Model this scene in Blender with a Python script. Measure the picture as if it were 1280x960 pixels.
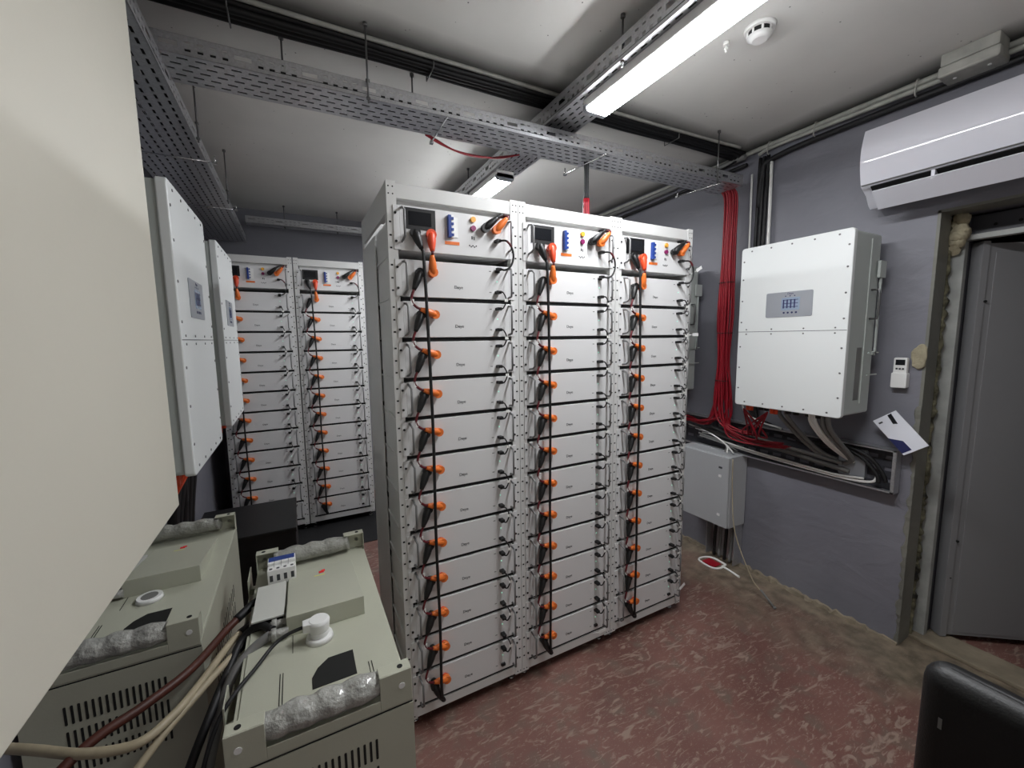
import bpy, bmesh, math, random
from mathutils import Vector, Matrix
random.seed(7)
for o in list(bpy.data.objects): bpy.data.objects.remove(o)
SC = bpy.context.scene
COL = SC.collection
PI = math.pi

# ------------------------------------------------------------------ camera
def cam_axes(y, p, r):
    fw = Vector((math.sin(y)*math.cos(p), math.cos(y)*math.cos(p), -math.sin(p)))
    rt = Vector((math.cos(y), -math.sin(y), 0)); up = rt.cross(fw)
    return rt*math.cos(r)+up*math.sin(r), -rt*math.sin(r)+up*math.cos(r), fw
cd = bpy.data.cameras.new('camera'); cam = bpy.data.objects.new('camera', cd); COL.objects.link(cam)
RT, UP, FW = cam_axes(.484, .112, -.012)
cam.matrix_world = Matrix(((RT.x, UP.x, -FW.x, -.315), (RT.y, UP.y, -FW.y, -1.538), (RT.z, UP.z, -FW.z, 1.604), (0, 0, 0, 1)))
cd.sensor_width = 36; cd.lens = 511.6/1280*36; cd.clip_start = .02
SC.camera = cam
# ------------------------------------------------------------------ world and exposure
W = bpy.data.worlds.new('world'); SC.world = W; W.use_nodes = True
W.node_tree.nodes['Background'].inputs[0].default_value = (1, .97, .93, 1)
W.node_tree.nodes['Background'].inputs[1].default_value = .45
LAMP = 68.0
vs = SC.view_settings
vs.view_transform = 'Standard'; vs.look = 'None'; vs.gamma = 1; vs.use_curve_mapping = False; vs.exposure = 0.12

# ------------------------------------------------------------------ materials
def lin(c): return tuple((v/255/12.92 if v/255 <= .04045 else ((v/255+.055)/1.055)**2.4) for v in c)
def mat(name, rgb, rough=.5, metal=0, var=0, vscale=8, bump=0, bscale=60, spec=None, coat=0, rgb2=None, emit=0):
    m = bpy.data.materials.new(name); m.use_nodes = True
    nt = m.node_tree; b = nt.nodes['Principled BSDF']
    c = lin(rgb)
    b.inputs['Base Color'].default_value = (*c, 1); b.inputs['Roughness'].default_value = rough; b.inputs['Metallic'].default_value = metal
    if spec is not None: b.inputs['Specular IOR Level'].default_value = spec
    if coat: b.inputs['Coat Weight'].default_value = coat
    if emit:
        b.inputs['Emission Color'].default_value = (*c, 1); b.inputs['Emission Strength'].default_value = emit
    if var or bump:
        tc = nt.nodes.new('ShaderNodeTexCoord')
    if var:
        n = nt.nodes.new('ShaderNodeTexNoise'); n.inputs['Scale'].default_value = vscale; n.inputs['Detail'].default_value = 5
        nt.links.new(tc.outputs['Object'], n.inputs['Vector'])
        r = nt.nodes.new('ShaderNodeValToRGB'); r.color_ramp.elements[0].position = .3; r.color_ramp.elements[1].position = .7
        c2 = lin(rgb2) if rgb2 else tuple(v*(1-var) for v in c)
        r.color_ramp.elements[0].color = (*c2, 1); r.color_ramp.elements[1].color = (*c, 1)
        nt.links.new(n.outputs['Fac'], r.inputs[0]); nt.links.new(r.outputs[0], b.inputs['Base Color'])
    if bump:
        n2 = nt.nodes.new('ShaderNodeTexNoise'); n2.inputs['Scale'].default_value = bscale; n2.inputs['Detail'].default_value = 4
        nt.links.new(tc.outputs['Object'], n2.inputs['Vector'])
        bp = nt.nodes.new('ShaderNodeBump'); bp.inputs['Strength'].default_value = bump; bp.inputs['Distance'].default_value = .01
        nt.links.new(n2.outputs['Fac'], bp.inputs['Height']); nt.links.new(bp.outputs[0], b.inputs['Normal'])
    return m

M = dict(
    handle=mat('handle_dull_metal', (128, 128, 128), .5, .5),
    rack=mat('rack_paint', (214, 214, 212), .45, 0, .05, 3, .03, 300),
    module=mat('module_paint', (222, 222, 222), .42, 0, .03, 2),
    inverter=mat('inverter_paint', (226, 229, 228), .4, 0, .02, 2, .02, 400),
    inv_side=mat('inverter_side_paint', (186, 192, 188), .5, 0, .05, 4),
    cream=mat('cream_enclosure_paint', (214, 210, 196), .55, 0, .04, 2.5, .03, 90),
    olive=mat('grey_green_enamel', (186, 187, 170), .42, 0, .07, 5, .03, 200),
    flap=mat('pale_flap_enamel', (206, 207, 200), .4),
    olive_d=mat('vent_dark', (18, 19, 17), .7),
    greybox=mat('grey_cabinet_paint', (176, 178, 180), .45, 0, .03, 3),
    black=mat('black_plastic', (16, 16, 17), .45),
    rubber=mat('black_rubber', (20, 20, 22), .55),
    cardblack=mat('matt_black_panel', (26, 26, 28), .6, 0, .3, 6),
    gap=mat('dark_interior', (20, 20, 21), .8),
    hole=mat('dark_hole', (8, 8, 8), .8),
    orange=mat('orange_plug_plastic', (230, 118, 48), .4),
    redor=mat('red_orange_plug_plastic', (226, 78, 42), .4),
    red=mat('red_cable', (150, 16, 34), .45),
    dred=mat('dark_red_cord', (92, 16, 26), .5),
    white=mat('white_plastic', (236, 236, 234), .35),
    whitec=mat('white_cable', (240, 240, 236), .45),
    greyc=mat('grey_cable', (120, 120, 118), .5),
    beige=mat('beige_cable', (176, 164, 138), .5, 0, .25, 20),
    brown=mat('brown_cable', (82, 42, 32), .5, 0, .3, 20),
    steel=mat('bright_steel', (200, 200, 200), .25, 1),
    screw=mat('screw_head_metal', (120, 120, 120), .35, .8),
    screen=mat('dark_screen', (22, 24, 28), .2),
    lcd=mat('blue_lcd', (150, 166, 186), .25),
    panelgrey=mat('silver_grey_overlay', (158, 162, 168), .4, .2),
    blue=mat('blue_plastic', (30, 62, 140), .4),
    dblue=mat('dark_blue_ink', (28, 34, 84), .5),
    yellow=mat('yellow_button', (235, 170, 60), .4),
    purple=mat('magenta_button', (130, 30, 90), .4),
    green=mat('green_led', (170, 240, 210), .4, emit=.7),
    ink=mat('dark_ink', (60, 62, 66), .6),
    redink=mat('red_ink', (235, 40, 40), .6),
    yelink=mat('yellow_ink', (225, 225, 110), .6),
    paper=mat('white_paper', (226, 228, 236), .6),
    foam=mat('expanding_foam', (188, 178, 150), .9, 0, .45, 14, .6, 60),
    foamd=mat('stained_foam', (138, 134, 108), .9, 0, .9, 22, 1.0, 60, rgb2=(20, 19, 16)),
    sill=mat('dusty_concrete_sill', (150, 138, 118), .8, 0, .35, 9, .4, 40),
    leather=mat('black_leather', (9, 9, 10), .5, 0, 0, 1, .12, 250),
    door=mat('grey_door_paint', (134, 134, 136), .5, 0, .06, 2),
    jamb=mat('door_frame_paint', (176, 178, 174), .5, 0, .35, 12),
    jambd=mat('dark_frame_steel', (66, 66, 72), .5, 0, .2, 6),
    conduit=mat('pale_conduit', (186, 186, 178), .5, 0, .35, 14),
    acwhite=mat('ac_gloss_white', (218, 218, 226), .5, 0, 0, 1, spec=.3, coat=.8),
    olivewrap=mat('padded_grip_wrap', (168, 168, 160), .45, 0, .3, 30, .8, 70),
)
def plastic_wrap():
    m = mat('clear_wrapped_grip', (182, 182, 176), .3, 0, .4, 40, 1.0, 55, coat=.6)
    return m
M['wrap'] = plastic_wrap()

def galv():
    m = bpy.data.materials.new('galvanised_steel'); m.use_nodes = True; nt = m.node_tree; b = nt.nodes['Principled BSDF']
    tc = nt.nodes.new('ShaderNodeTexCoord'); v = nt.nodes.new('ShaderNodeTexVoronoi'); v.inputs['Scale'].default_value = 150
    nt.links.new(tc.outputs['Object'], v.inputs['Vector'])
    r = nt.nodes.new('ShaderNodeValToRGB'); r.color_ramp.elements[0].color = (.44, .445, .46, 1); r.color_ramp.elements[1].color = (.56, .565, .585, 1)
    nt.links.new(v.outputs['Color'], r.inputs[0]); nt.links.new(r.outputs[0], b.inputs['Base Color'])
    b.inputs['Metallic'].default_value = .7; b.inputs['Roughness'].default_value = .36
    return m
M['galv'] = galv()

def floor_mat():
    m = bpy.data.materials.new('worn_red_painted_concrete'); m.use_nodes = True; nt = m.node_tree; b = nt.nodes['Principled BSDF']
    N = nt.nodes.new; L = nt.links.new
    tc = N('ShaderNodeTexCoord')
    def noise(s, d=6, dist=0, vec=None):
        n = N('ShaderNodeTexNoise'); n.inputs['Scale'].default_value = s; n.inputs['Detail'].default_value = d; n.inputs['Distortion'].default_value = dist
        L(vec or tc.outputs['Object'], n.inputs['Vector']); return n.outputs['Fac']
    def ramp(f, p0, p1, c0=(0, 0, 0, 1), c1=(1, 1, 1, 1)):
        r = N('ShaderNodeValToRGB'); r.color_ramp.elements[0].position = p0; r.color_ramp.elements[1].position = p1
        r.color_ramp.elements[0].color = c0; r.color_ramp.elements[1].color = c1; L(f, r.inputs[0]); return r.outputs[0]
    def mix(f, a, c):
        x = N('ShaderNodeMix'); x.data_type = 'RGBA'; L(f, x.inputs['Factor'])
        for s, v in ((x.inputs['A'], a), (x.inputs['B'], c)):
            if isinstance(v, tuple): s.default_value = (*v, 1)
            else: L(v, s)
        return x.outputs['Result']
    base = ramp(noise(2.2), .3, .7, (*lin((104, 70, 63)), 1), (*lin((132, 94, 85)), 1))
    base = mix(ramp(noise(9, 8, .4), .52, .72), base, lin((112, 96, 86)))
    # pale scuffs, stretched in two directions
    mp = N('ShaderNodeMapping'); mp.inputs['Rotation'].default_value = (0, 0, .7); mp.inputs['Scale'].default_value = (1, 3.2, 1); L(tc.outputs['Object'], mp.inputs['Vector'])
    base = mix(ramp(noise(8, 9, 1.8, mp.outputs[0]), .56, .66), base, lin((152, 130, 117)))
    mp2 = N('ShaderNodeMapping'); mp2.inputs['Rotation'].default_value = (0, 0, -.6); mp2.inputs['Scale'].default_value = (1, 4, 1); L(tc.outputs['Object'], mp2.inputs['Vector'])
    base = mix(ramp(noise(12, 9, 2.4, mp2.outputs[0]), .59, .67), base, lin((148, 126, 113)))
    # bare dusty concrete along the right wall
    sx = N('ShaderNodeSeparateXYZ'); L(tc.outputs['Object'], sx.inputs[0])
    ma = N('ShaderNodeMath'); ma.operation = 'MULTIPLY_ADD'; L(noise(3.5, 5), ma.inputs[0]); ma.inputs[1].default_value = 1.1; L(sx.outputs[0], ma.inputs[2])
    base = mix(ramp(ma.outputs[0], .0, 1.0), base, base)
    mr = N('ShaderNodeMapRange'); mr.inputs['From Min'].default_value = 2.3; mr.inputs['From Max'].default_value = 2.75; L(ma.outputs[0], mr.inputs['Value'])
    # second falloff keeps the corridor red
    mr2 = N('ShaderNodeMapRange'); mr2.inputs['From Min'].default_value = 2.60; mr2.inputs['From Max'].default_value = 2.68; mr2.inputs['To Min'].default_value = 1; mr2.inputs['To Max'].default_value = 0; L(sx.outputs[0], mr2.inputs['Value'])
    mm = N('ShaderNodeMath'); mm.operation = 'MULTIPLY'; L(mr.outputs[0], mm.inputs[0]); L(mr2.outputs[0], mm.inputs[1])
    conc = ramp(noise(13, 8), .35, .7, (*lin((96, 86, 73)), 1), (*lin((146, 132, 113)), 1))
    base = mix(mm.outputs[0], base, conc)
    # fine grit
    base = mix(ramp(noise(140, 2), .64, .7), base, lin((140, 126, 114)))
    L(base, b.inputs['Base Color'])
    rr = ramp(noise(5, 5), .3, .7, (.32, .32, .32, 1), (.6, .6, .6, 1)); L(rr, b.inputs['Roughness'])
    bp = N('ShaderNodeBump'); bp.inputs['Strength'].default_value = .2; bp.inputs['Distance'].default_value = .002; L(noise(45, 6), bp.inputs['Height']); L(bp.outputs[0], b.inputs['Normal'])
    return m
M['floor'] = floor_mat()

def wall_mat(name, c0, c1, bumpd=.012):
    m = bpy.data.materials.new(name); m.use_nodes = True; nt = m.node_tree; b = nt.nodes['Principled BSDF']
    N = nt.nodes.new; L = nt.links.new
    tc = N('ShaderNodeTexCoord'); mp = N('ShaderNodeMapping'); mp.inputs['Scale'].default_value = (1, 1, 1.8); L(tc.outputs['Object'], mp.inputs['Vector'])
    n = N('ShaderNodeTexNoise'); n.inputs['Scale'].default_value = 1.6; n.inputs['Detail'].default_value = 6; L(tc.outputs['Object'], n.inputs['Vector'])
    r = N('ShaderNodeValToRGB'); r.color_ramp.elements[0].position = .35; r.color_ramp.elements[1].position = .65
    r.color_ramp.elements[0].color = (*lin(c0), 1); r.color_ramp.elements[1].color = (*lin(c1), 1)
    L(n.outputs['Fac'], r.inputs[0]); L(r.outputs[0], b.inputs['Base Color'])
    n2 = N('ShaderNodeTexNoise'); n2.inputs['Scale'].default_value = 5; n2.inputs['Detail'].default_value = 7; n2.inputs['Distortion'].default_value = .6; L(mp.outputs[0], n2.inputs['Vector'])
    bp = N('ShaderNodeBump'); bp.inputs['Strength'].default_value = .5; bp.inputs['Distance'].default_value = bumpd; L(n2.outputs['Fac'], bp.inputs['Height']); L(bp.outputs[0], b.inputs['Normal'])
    b.inputs['Roughness'].default_value = .5
    return m
M['wall'] = wall_mat('blue_grey_wall_paint', (118, 118, 127), (128, 128, 136))
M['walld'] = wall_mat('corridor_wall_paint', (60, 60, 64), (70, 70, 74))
M['plaster'] = wall_mat('bare_grey_plaster', (104, 104, 98), (128, 127, 118))

def ceil_mat():
    m = bpy.data.materials.new('smoke_stained_concrete_ceiling'); m.use_nodes = True; nt = m.node_tree; b = nt.nodes['Principled BSDF']
    N = nt.nodes.new; L = nt.links.new
    tc = N('ShaderNodeTexCoord')
    n = N('ShaderNodeTexNoise'); n.inputs['Scale'].default_value = 1.3; n.inputs['Detail'].default_value = 7; L(tc.outputs['Object'], n.inputs['Vector'])
    r = N('ShaderNodeValToRGB'); r.color_ramp.elements[0].position = .3; r.color_ramp.elements[1].position = .7
    r.color_ramp.elements[0].color = (*lin((212, 211, 207)), 1); r.color_ramp.elements[1].color = (*lin((230, 229, 224)), 1); L(n.outputs['Fac'], r.inputs[0])
    # pin holes in the cast concrete
    v = N('ShaderNodeTexVoronoi'); v.inputs['Scale'].default_value = 22; L(tc.outputs['Object'], v.inputs['Vector'])
    r2 = N('ShaderNodeValToRGB'); r2.color_ramp.elements[0].position = .05; r2.color_ramp.elements[1].position = .075; L(v.outputs['Distance'], r2.inputs[0])
    n3 = N('ShaderNodeTexNoise'); n3.inputs['Scale'].default_value = 5; L(tc.outputs['Object'], n3.inputs['Vector'])
    r3 = N('ShaderNodeValToRGB'); r3.color_ramp.elements[0].position = .5; r3.color_ramp.elements[1].position = .56
    r3.color_ramp.elements[0].color = (1, 1, 1, 1); r3.color_ramp.elements[1].color = (0, 0, 0, 1); L(n3.outputs['Fac'], r3.inputs[0])
    mx = N('ShaderNodeMath'); mx.operation = 'MAXIMUM'; L(r2.outputs[0], mx.inputs[0]); L(r3.outputs[0], mx.inputs[1])
    x = N('ShaderNodeMix'); x.data_type = 'RGBA'; x.inputs['A'].default_value = (*lin((100, 100, 98)), 1); L(mx.outputs[0], x.inputs['Factor']); L(r.outputs[0], x.inputs['B'])
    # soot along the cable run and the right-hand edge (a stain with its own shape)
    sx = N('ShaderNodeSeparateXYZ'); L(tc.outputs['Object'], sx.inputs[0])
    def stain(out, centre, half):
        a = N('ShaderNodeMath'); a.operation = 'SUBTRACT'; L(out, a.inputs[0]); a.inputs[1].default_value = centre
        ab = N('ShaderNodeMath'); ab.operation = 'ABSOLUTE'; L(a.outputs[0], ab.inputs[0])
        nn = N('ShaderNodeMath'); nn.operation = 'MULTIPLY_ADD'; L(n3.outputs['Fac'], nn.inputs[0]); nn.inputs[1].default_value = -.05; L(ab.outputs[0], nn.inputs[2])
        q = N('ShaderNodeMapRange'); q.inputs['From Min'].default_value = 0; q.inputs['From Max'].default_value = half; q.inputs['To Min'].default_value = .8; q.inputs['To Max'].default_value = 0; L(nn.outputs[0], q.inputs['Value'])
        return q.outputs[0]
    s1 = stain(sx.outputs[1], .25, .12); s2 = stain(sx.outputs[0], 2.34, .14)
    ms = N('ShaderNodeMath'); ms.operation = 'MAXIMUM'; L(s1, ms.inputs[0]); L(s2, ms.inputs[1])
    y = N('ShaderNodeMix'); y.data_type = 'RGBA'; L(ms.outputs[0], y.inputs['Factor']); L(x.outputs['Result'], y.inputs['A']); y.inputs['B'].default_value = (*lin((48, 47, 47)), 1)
    L(y.outputs['Result'], b.inputs['Base Color']); b.inputs['Roughness'].default_value = .8
    bp = N('ShaderNodeBump'); bp.inputs['Strength'].default_value = .3; bp.inputs['Distance'].default_value = .01; L(n.outputs['Fac'], bp.inputs['Height']); L(bp.outputs[0], b.inputs['Normal'])
    return m
M['ceiling'] = ceil_mat()

# ------------------------------------------------------------------ mesh helpers
def smooth_pts(pts, seg=6):
    P = [Vector(p) for p in pts]
    if len(P) < 3: return P
    out = []
    for i in range(len(P)-1):
        p0 = P[i-1] if i > 0 else P[0]*2-P[1]; p1 = P[i]; p2 = P[i+1]; p3 = P[i+2] if i+2 < len(P) else P[-1]*2-P[-2]
        for k in range(seg):
            t = k/seg
            out.append(.5*((2*p1)+(p2-p0)*t+(2*p0-5*p1+4*p2-p3)*t*t+(3*p1-p0-3*p2+p3)*t**3))
    out.append(P[-1]); return out

class MB:
    def __init__(s): s.v = []; s.f = []; s.m = []; s.sm = []; s.cut = []
    def add(s, vs, fs, mi=0, smooth=False):
        o = len(s.v); s.cut.append((o, len(s.f))); s.v += [tuple(v) for v in vs]
        for f in fs: s.f.append(tuple(i+o for i in f)); s.m.append(mi); s.sm.append(smooth)
        return s
    def box(s, x0, x1, y0, y1, z0, z1, mi=0):
        v = [(x0, y0, z0), (x1, y0, z0), (x1, y1, z0), (x0, y1, z0), (x0, y0, z1), (x1, y0, z1), (x1, y1, z1), (x0, y1, z1)]
        return s.add(v, [(0, 3, 2, 1), (4, 5, 6, 7), (0, 1, 5, 4), (1, 2, 6, 5), (2, 3, 7, 6), (3, 0, 4, 7)], mi)
    def tube(s, pts, r, n=8, mi=0, smooth_path=True, seg=6, cap=True):
        P = smooth_pts(pts, seg) if smooth_path else [Vector(p) for p in pts]
        R_ = r if isinstance(r, (list, tuple)) else None
        rings = []; prev = None
        for i, p in enumerate(P):
            t = (P[min(i+1, len(P)-1)]-P[max(i-1, 0)])
            if t.length < 1e-9: t = Vector((0, 0, 1))
            t.normalize()
            if prev is None:
                a = Vector((0, 0, 1)) if abs(t.z) < .9 else Vector((1, 0, 0))
                prev = t.cross(a).normalized()
            u = (prev-t*prev.dot(t)).normalized(); prev = u; w = t.cross(u)
            rr = r
            if R_:
                q = i/(len(P)-1)*(len(R_)-1); k = min(int(q), len(R_)-2); rr = R_[k]+(R_[k+1]-R_[k])*(q-k)
            rings.append([p+(u*math.cos(2*PI*j/n)+w*math.sin(2*PI*j/n))*rr for j in range(n)])
        vs = [v for g in rings for v in g]; fs = []
        for i in range(len(rings)-1):
            for j in range(n): fs.append((i*n+j, i*n+(j+1) % n, (i+1)*n+(j+1) % n, (i+1)*n+j))
        s.add(vs, fs, mi, True)
        if cap:
            o = len(s.v)-len(vs)
            s.f.append(tuple(o+j for j in range(n))[::-1]); s.m.append(mi); s.sm.append(False)
            s.f.append(tuple(o+(len(rings)-1)*n+j for j in range(n))); s.m.append(mi); s.sm.append(False)
        return s
    def cyl(s, p0, p1, r, n=12, r2=None, mi=0):
        return s.tube([p0, p1], r if r2 is None else [r, r2], n, mi, False)
    def prism(s, poly, axis, a, b, mi=0):
        # poly: 2-D outline in the two other axes (order x,y,z minus axis)
        def P(p, t):
            if axis == 'x': return (t, p[0], p[1])
            if axis == 'y': return (p[0], t, p[1])
            return (p[0], p[1], t)
        n = len(poly); vs = [P(p, a) for p in poly]+[P(p, b) for p in poly]
        fs = [tuple(range(n))[::-1], tuple(range(n, 2*n))]+[(i, (i+1) % n, n+(i+1) % n, n+i) for i in range(n)]
        return s.add(vs, fs, mi)
    def rbox(s, x0, x1, y0, y1, z0, z1, r, axis='y', mi=0, n=4):
        # box with rounded corners seen along one axis
        if axis == 'y': a0, a1, b0, b1, c0, c1 = x0, x1, z0, z1, y0, y1
        elif axis == 'x': a0, a1, b0, b1, c0, c1 = y0, y1, z0, z1, x0, x1
        else: a0, a1, b0, b1, c0, c1 = x0, x1, y0, y1, z0, z1
        poly = []
        for cx, cy, st in ((a1-r, b0+r, -PI/2), (a1-r, b1-r, 0), (a0+r, b1-r, PI/2), (a0+r, b0+r, PI)):
            for k in range(n+1):
                t = st+PI/2*k/n; poly.append((cx+r*math.cos(t), cy+r*math.sin(t)))
        return s.prism(poly, axis, c0, c1, mi)
    def mesh(s, name, mats):
        me = bpy.data.meshes.new(name); me.from_pydata(s.v, [], s.f)
        for m in (mats if isinstance(mats, (list, tuple)) else [mats]): me.materials.append(M[m] if isinstance(m, str) else m)
        me.polygons.foreach_set('material_index', s.m); me.polygons.foreach_set('use_smooth', s.sm)
        bm = bmesh.new(); bm.from_mesh(me); bmesh.ops.recalc_face_normals(bm, faces=bm.faces); bm.to_mesh(me); bm.free()
        me.update(); return me
    def build(s, name, mats, parent=None, bevel=0, loc=None):
        o = bpy.data.objects.new(name, s.mesh(name, mats)); COL.objects.link(o)
        if parent: o.parent = parent
        if loc: o.location = loc
        if bevel:
            b = o.modifiers.new('bevel', 'BEVEL'); b.width = bevel; b.segments = 2; b.limit_method = 'ANGLE'; b.angle_limit = .6
        return o

def parts(mb, name, mats, parent, k=1, bevel=0):
    """one child object for every k shapes collected in mb"""
    out = []
    for i in range(0, len(mb.cut), k):
        v0, f0 = mb.cut[i]; v1, f1 = mb.cut[i+k] if i+k < len(mb.cut) else (len(mb.v), len(mb.f))
        q_ = MB(); q_.v = mb.v[v0:v1]; q_.f = [tuple(j-v0 for j in f) for f in mb.f[f0:f1]]; q_.m = mb.m[f0:f1]; q_.sm = mb.sm[f0:f1]
        out.append(q_.build(name, mats, parent, bevel))
    return out
def tag(o, label, cat, group=None):
    o['label'] = label; o['category'] = cat
    if group: o['group'] = group
    return o
def thing(name, label, cat, loc=(0, 0, 0), group=None, rotz=0):
    o = bpy.data.objects.new(name, None); COL.objects.link(o); o.location = loc; o.rotation_euler.z = rotz
    o.empty_display_size = .05
    return tag(o, label, cat, group)
def struct(o): o['kind'] = 'structure'; return o
def kids(o): return CH.get(o.name, []) or list(o.children)
CH = {}
def dup(root, loc, label, group=None, rotz=None, skip=()):
    r = root.copy(); COL.objects.link(r); r.location = loc; r['label'] = label
    if group: r['group'] = group
    if rotz is not None: r.rotation_euler.z = rotz
    if root.name not in CH: CH[root.name] = [(c, list(c.children)) for c in root.children]
    for c, gs in CH[root.name]:
        if c.name.split('.')[0] in skip: continue
        n = c.copy(); COL.objects.link(n); n.parent = r
        for g in gs:
            d = g.copy(); COL.objects.link(d); d.parent = n
    return r
def text_mesh(txt, size, name, m, ext=.0003):
    c = bpy.data.curves.new(name, 'FONT'); c.body = txt; c.size = size; c.align_x = 'CENTER'; c.align_y = 'CENTER'; c.extrude = ext
    o = bpy.data.objects.new(name, c); COL.objects.link(o)
    bpy.context.view_layer.update()
    me = bpy.data.meshes.new_from_object(o.evaluated_get(bpy.context.evaluated_depsgraph_get()))
    bpy.data.objects.remove(o); me.materials.clear(); me.materials.append(M[m]); return me
def text_obj(txt, size, name, m, parent, loc, rot=(PI/2, 0, 0)):
    o = bpy.data.objects.new(name, text_mesh(txt, size, name, m)); COL.objects.link(o)
    if parent: o.parent = parent
    o.location = loc; o.rotation_euler = rot; return o

ORD = ['topmost', 'second from the top', 'third from the top', 'fourth from the top', 'fifth from the top', 'sixth from the top',
       'sixth from the bottom', 'fifth from the bottom', 'fourth from the bottom', 'third from the bottom', 'second from the bottom', 'bottommost']

# ------------------------------------------------------------------ the room
XL, XR, YB, YF, ZC = -.95, 2.347, 2.93, -3.3, 2.78
XO = 2.63                                            # outer face of the right wall
DY0, DY1, DZ = -1.75, -.72, 2.165                    # the doorway in the right wall
struct(MB().box(XL-.2, 5.2, YF-.2, YB+.2, -.1, 0).build('floor', 'floor'))
struct(MB().box(XL-.2, 5.2, YF-.2, YB+.2, ZC, ZC+.12).build('ceiling', 'ceiling'))
struct(MB().box(XL-.15, XL, YF, YB, 0, ZC).build('wall_left', 'wall'))
struct(MB().box(XL-.15, XO, YB, YB+.15, 0, ZC).build('wall_back', 'wall'))
struct(MB().box(XL-.15, XL+.25, YF-.15, YF, 0, ZC).box(XO-.5, XO, YF-.15, YF, 0, ZC).box(XL+.25, XO-.5, YF-.15, YF, 2.5, ZC).build('wall_front', 'wall'))  # unseen wall behind the camera; wide opening added to let in world fill light
struct(MB().box(XR, XO, DY1, YB, 0, ZC).box(XR, XO, YF, DY0, 0, ZC).box(XR, XO, DY0, DY1, DZ, ZC).build('wall_right', 'wall'))
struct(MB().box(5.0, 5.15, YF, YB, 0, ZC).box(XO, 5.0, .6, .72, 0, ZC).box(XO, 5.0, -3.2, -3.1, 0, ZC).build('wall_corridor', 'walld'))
# chipped plaster: reveal skin of the doorway, corner beads, base of the right wall
def rough_strip(name, m, path, w, d, n, ax):
    """uneven ribbon of broken plaster; path (p0,p1), w width along ax[0], d thickness along ax[1]"""
    mb = MB(); p0, p1 = Vector(path[0]), Vector(path[1]); a, b = Vector(ax[0]), Vector(ax[1]); vs = []; fs = []
    for i in range(n+1):
        p = p0.lerp(p1, i/n); ww = w*random.uniform(.45, 1.25); dd = d*random.uniform(.4, 1.3)
        vs += [p, p+a*ww, p+a*ww*.8+b*dd*.7, p+b*dd]
    for i in range(n):
        for j in range(4): fs.append((4*i+j, 4*i+(j+1) % 4, 4*i+4+(j+1) % 4, 4*i+4+j))
    fs += [(3, 2, 1, 0), tuple(4*n+k for k in range(4))]
    mb.add(vs, fs); return struct(mb.build(name, m))
struct(MB().box(XR, 2.47, DY1-.012, DY1, 0, DZ).box(XR, 2.47, DY0, DY1, DZ-.012, DZ).build('trim_1', 'plaster'))
rough_strip('trim_2', 'plaster', ((XR, DY1-.012, .0), (XR, DY1-.012, 1.25)), .022, .006, 60, ((0, 1, 0), (-1, 0, 0)))
rough_strip('baseboard_right', 'sill', ((XR, -.73, 0), (XR, 2.6, 0)), .028, .022, 170, ((0, 0, 1), (-1, 0, 0)))
# foam and filler between wall and door frame
def lumps(p0, p1, r, n, m, name):
    mb = MB(); p0, p1 = Vector(p0), Vector(p1)
    pts = [p0.lerp(p1, i/n)+Vector((random.uniform(-1, 1)*r*.4, random.uniform(-.6, .1)*r, 0)) for i in range(n+1)]
    mb.tube(pts, [r*random.uniform(.6, 1.35) for _ in range(n+1)], 8, 0, True, 2)
    return struct(mb.build(name, m))
lumps((2.489, DY1-.004, .02), (2.489, DY1-.004, 2.14), .013, 110, 'foamd', 'trim_3')
lumps((2.49, DY1-.022, 1.99), (2.49, DY1-.03, 2.15), .030, 12, 'foam', 'trim_4')
# steel door frame: jamb, header
fr = MB(); fr.box(2.52, 2.56, DY1-.055, DY1-.004, 0, 2.06).box(2.52, 2.56, DY0, DY1-.055, 2.035, 2.06); struct(fr.build('trim_5', 'jamb', bevel=.002))
fd = MB(); fd.box(2.56, 2.63, DY1-.05, DY1-.004, 0, 2.14)
fd.box(2.575, 2.60, DY0, DY1-.05, 2.06, 2.15)
for i in range(10): fd.cyl((2.574, DY1-.13-i*.075, 2.10), (2.576, DY1-.13-i*.075, 2.10), .007, 8, mi=1)
struct(fd.build('trim_6', ['jambd', 'hole']))
th = MB(); th.box(2.47, XO+.01, DY0, DY1-.0, 0, .02); struct(th.build('trim_7', 'sill', bevel=.004))
# the open door leaf
hx, hy = 2.62, -.79; ang = math.atan2(-.268, .365)
dm = MB(); dm.box(0, .92, -.045, 0, .035, 2.02).box(-.018, .012, -.05, .01, .025, 2.03).box(.04, .9, -.047, -.044, .05, 1.98)
door = struct(dm.build('door_1', 'door', bevel=.003)); door.location = (hx, hy, 0); door.rotation_euler.z = ang
hn = MB().cyl((.0, -.052, .35), (.0, -.052, .352), .004, 8); 
for z in (.55, 1.75): hn.cyl((.012, -.056, z), (.012, -.050, z), .006, 8)
hn.build('door_bolt', 'hole', door)

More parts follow.
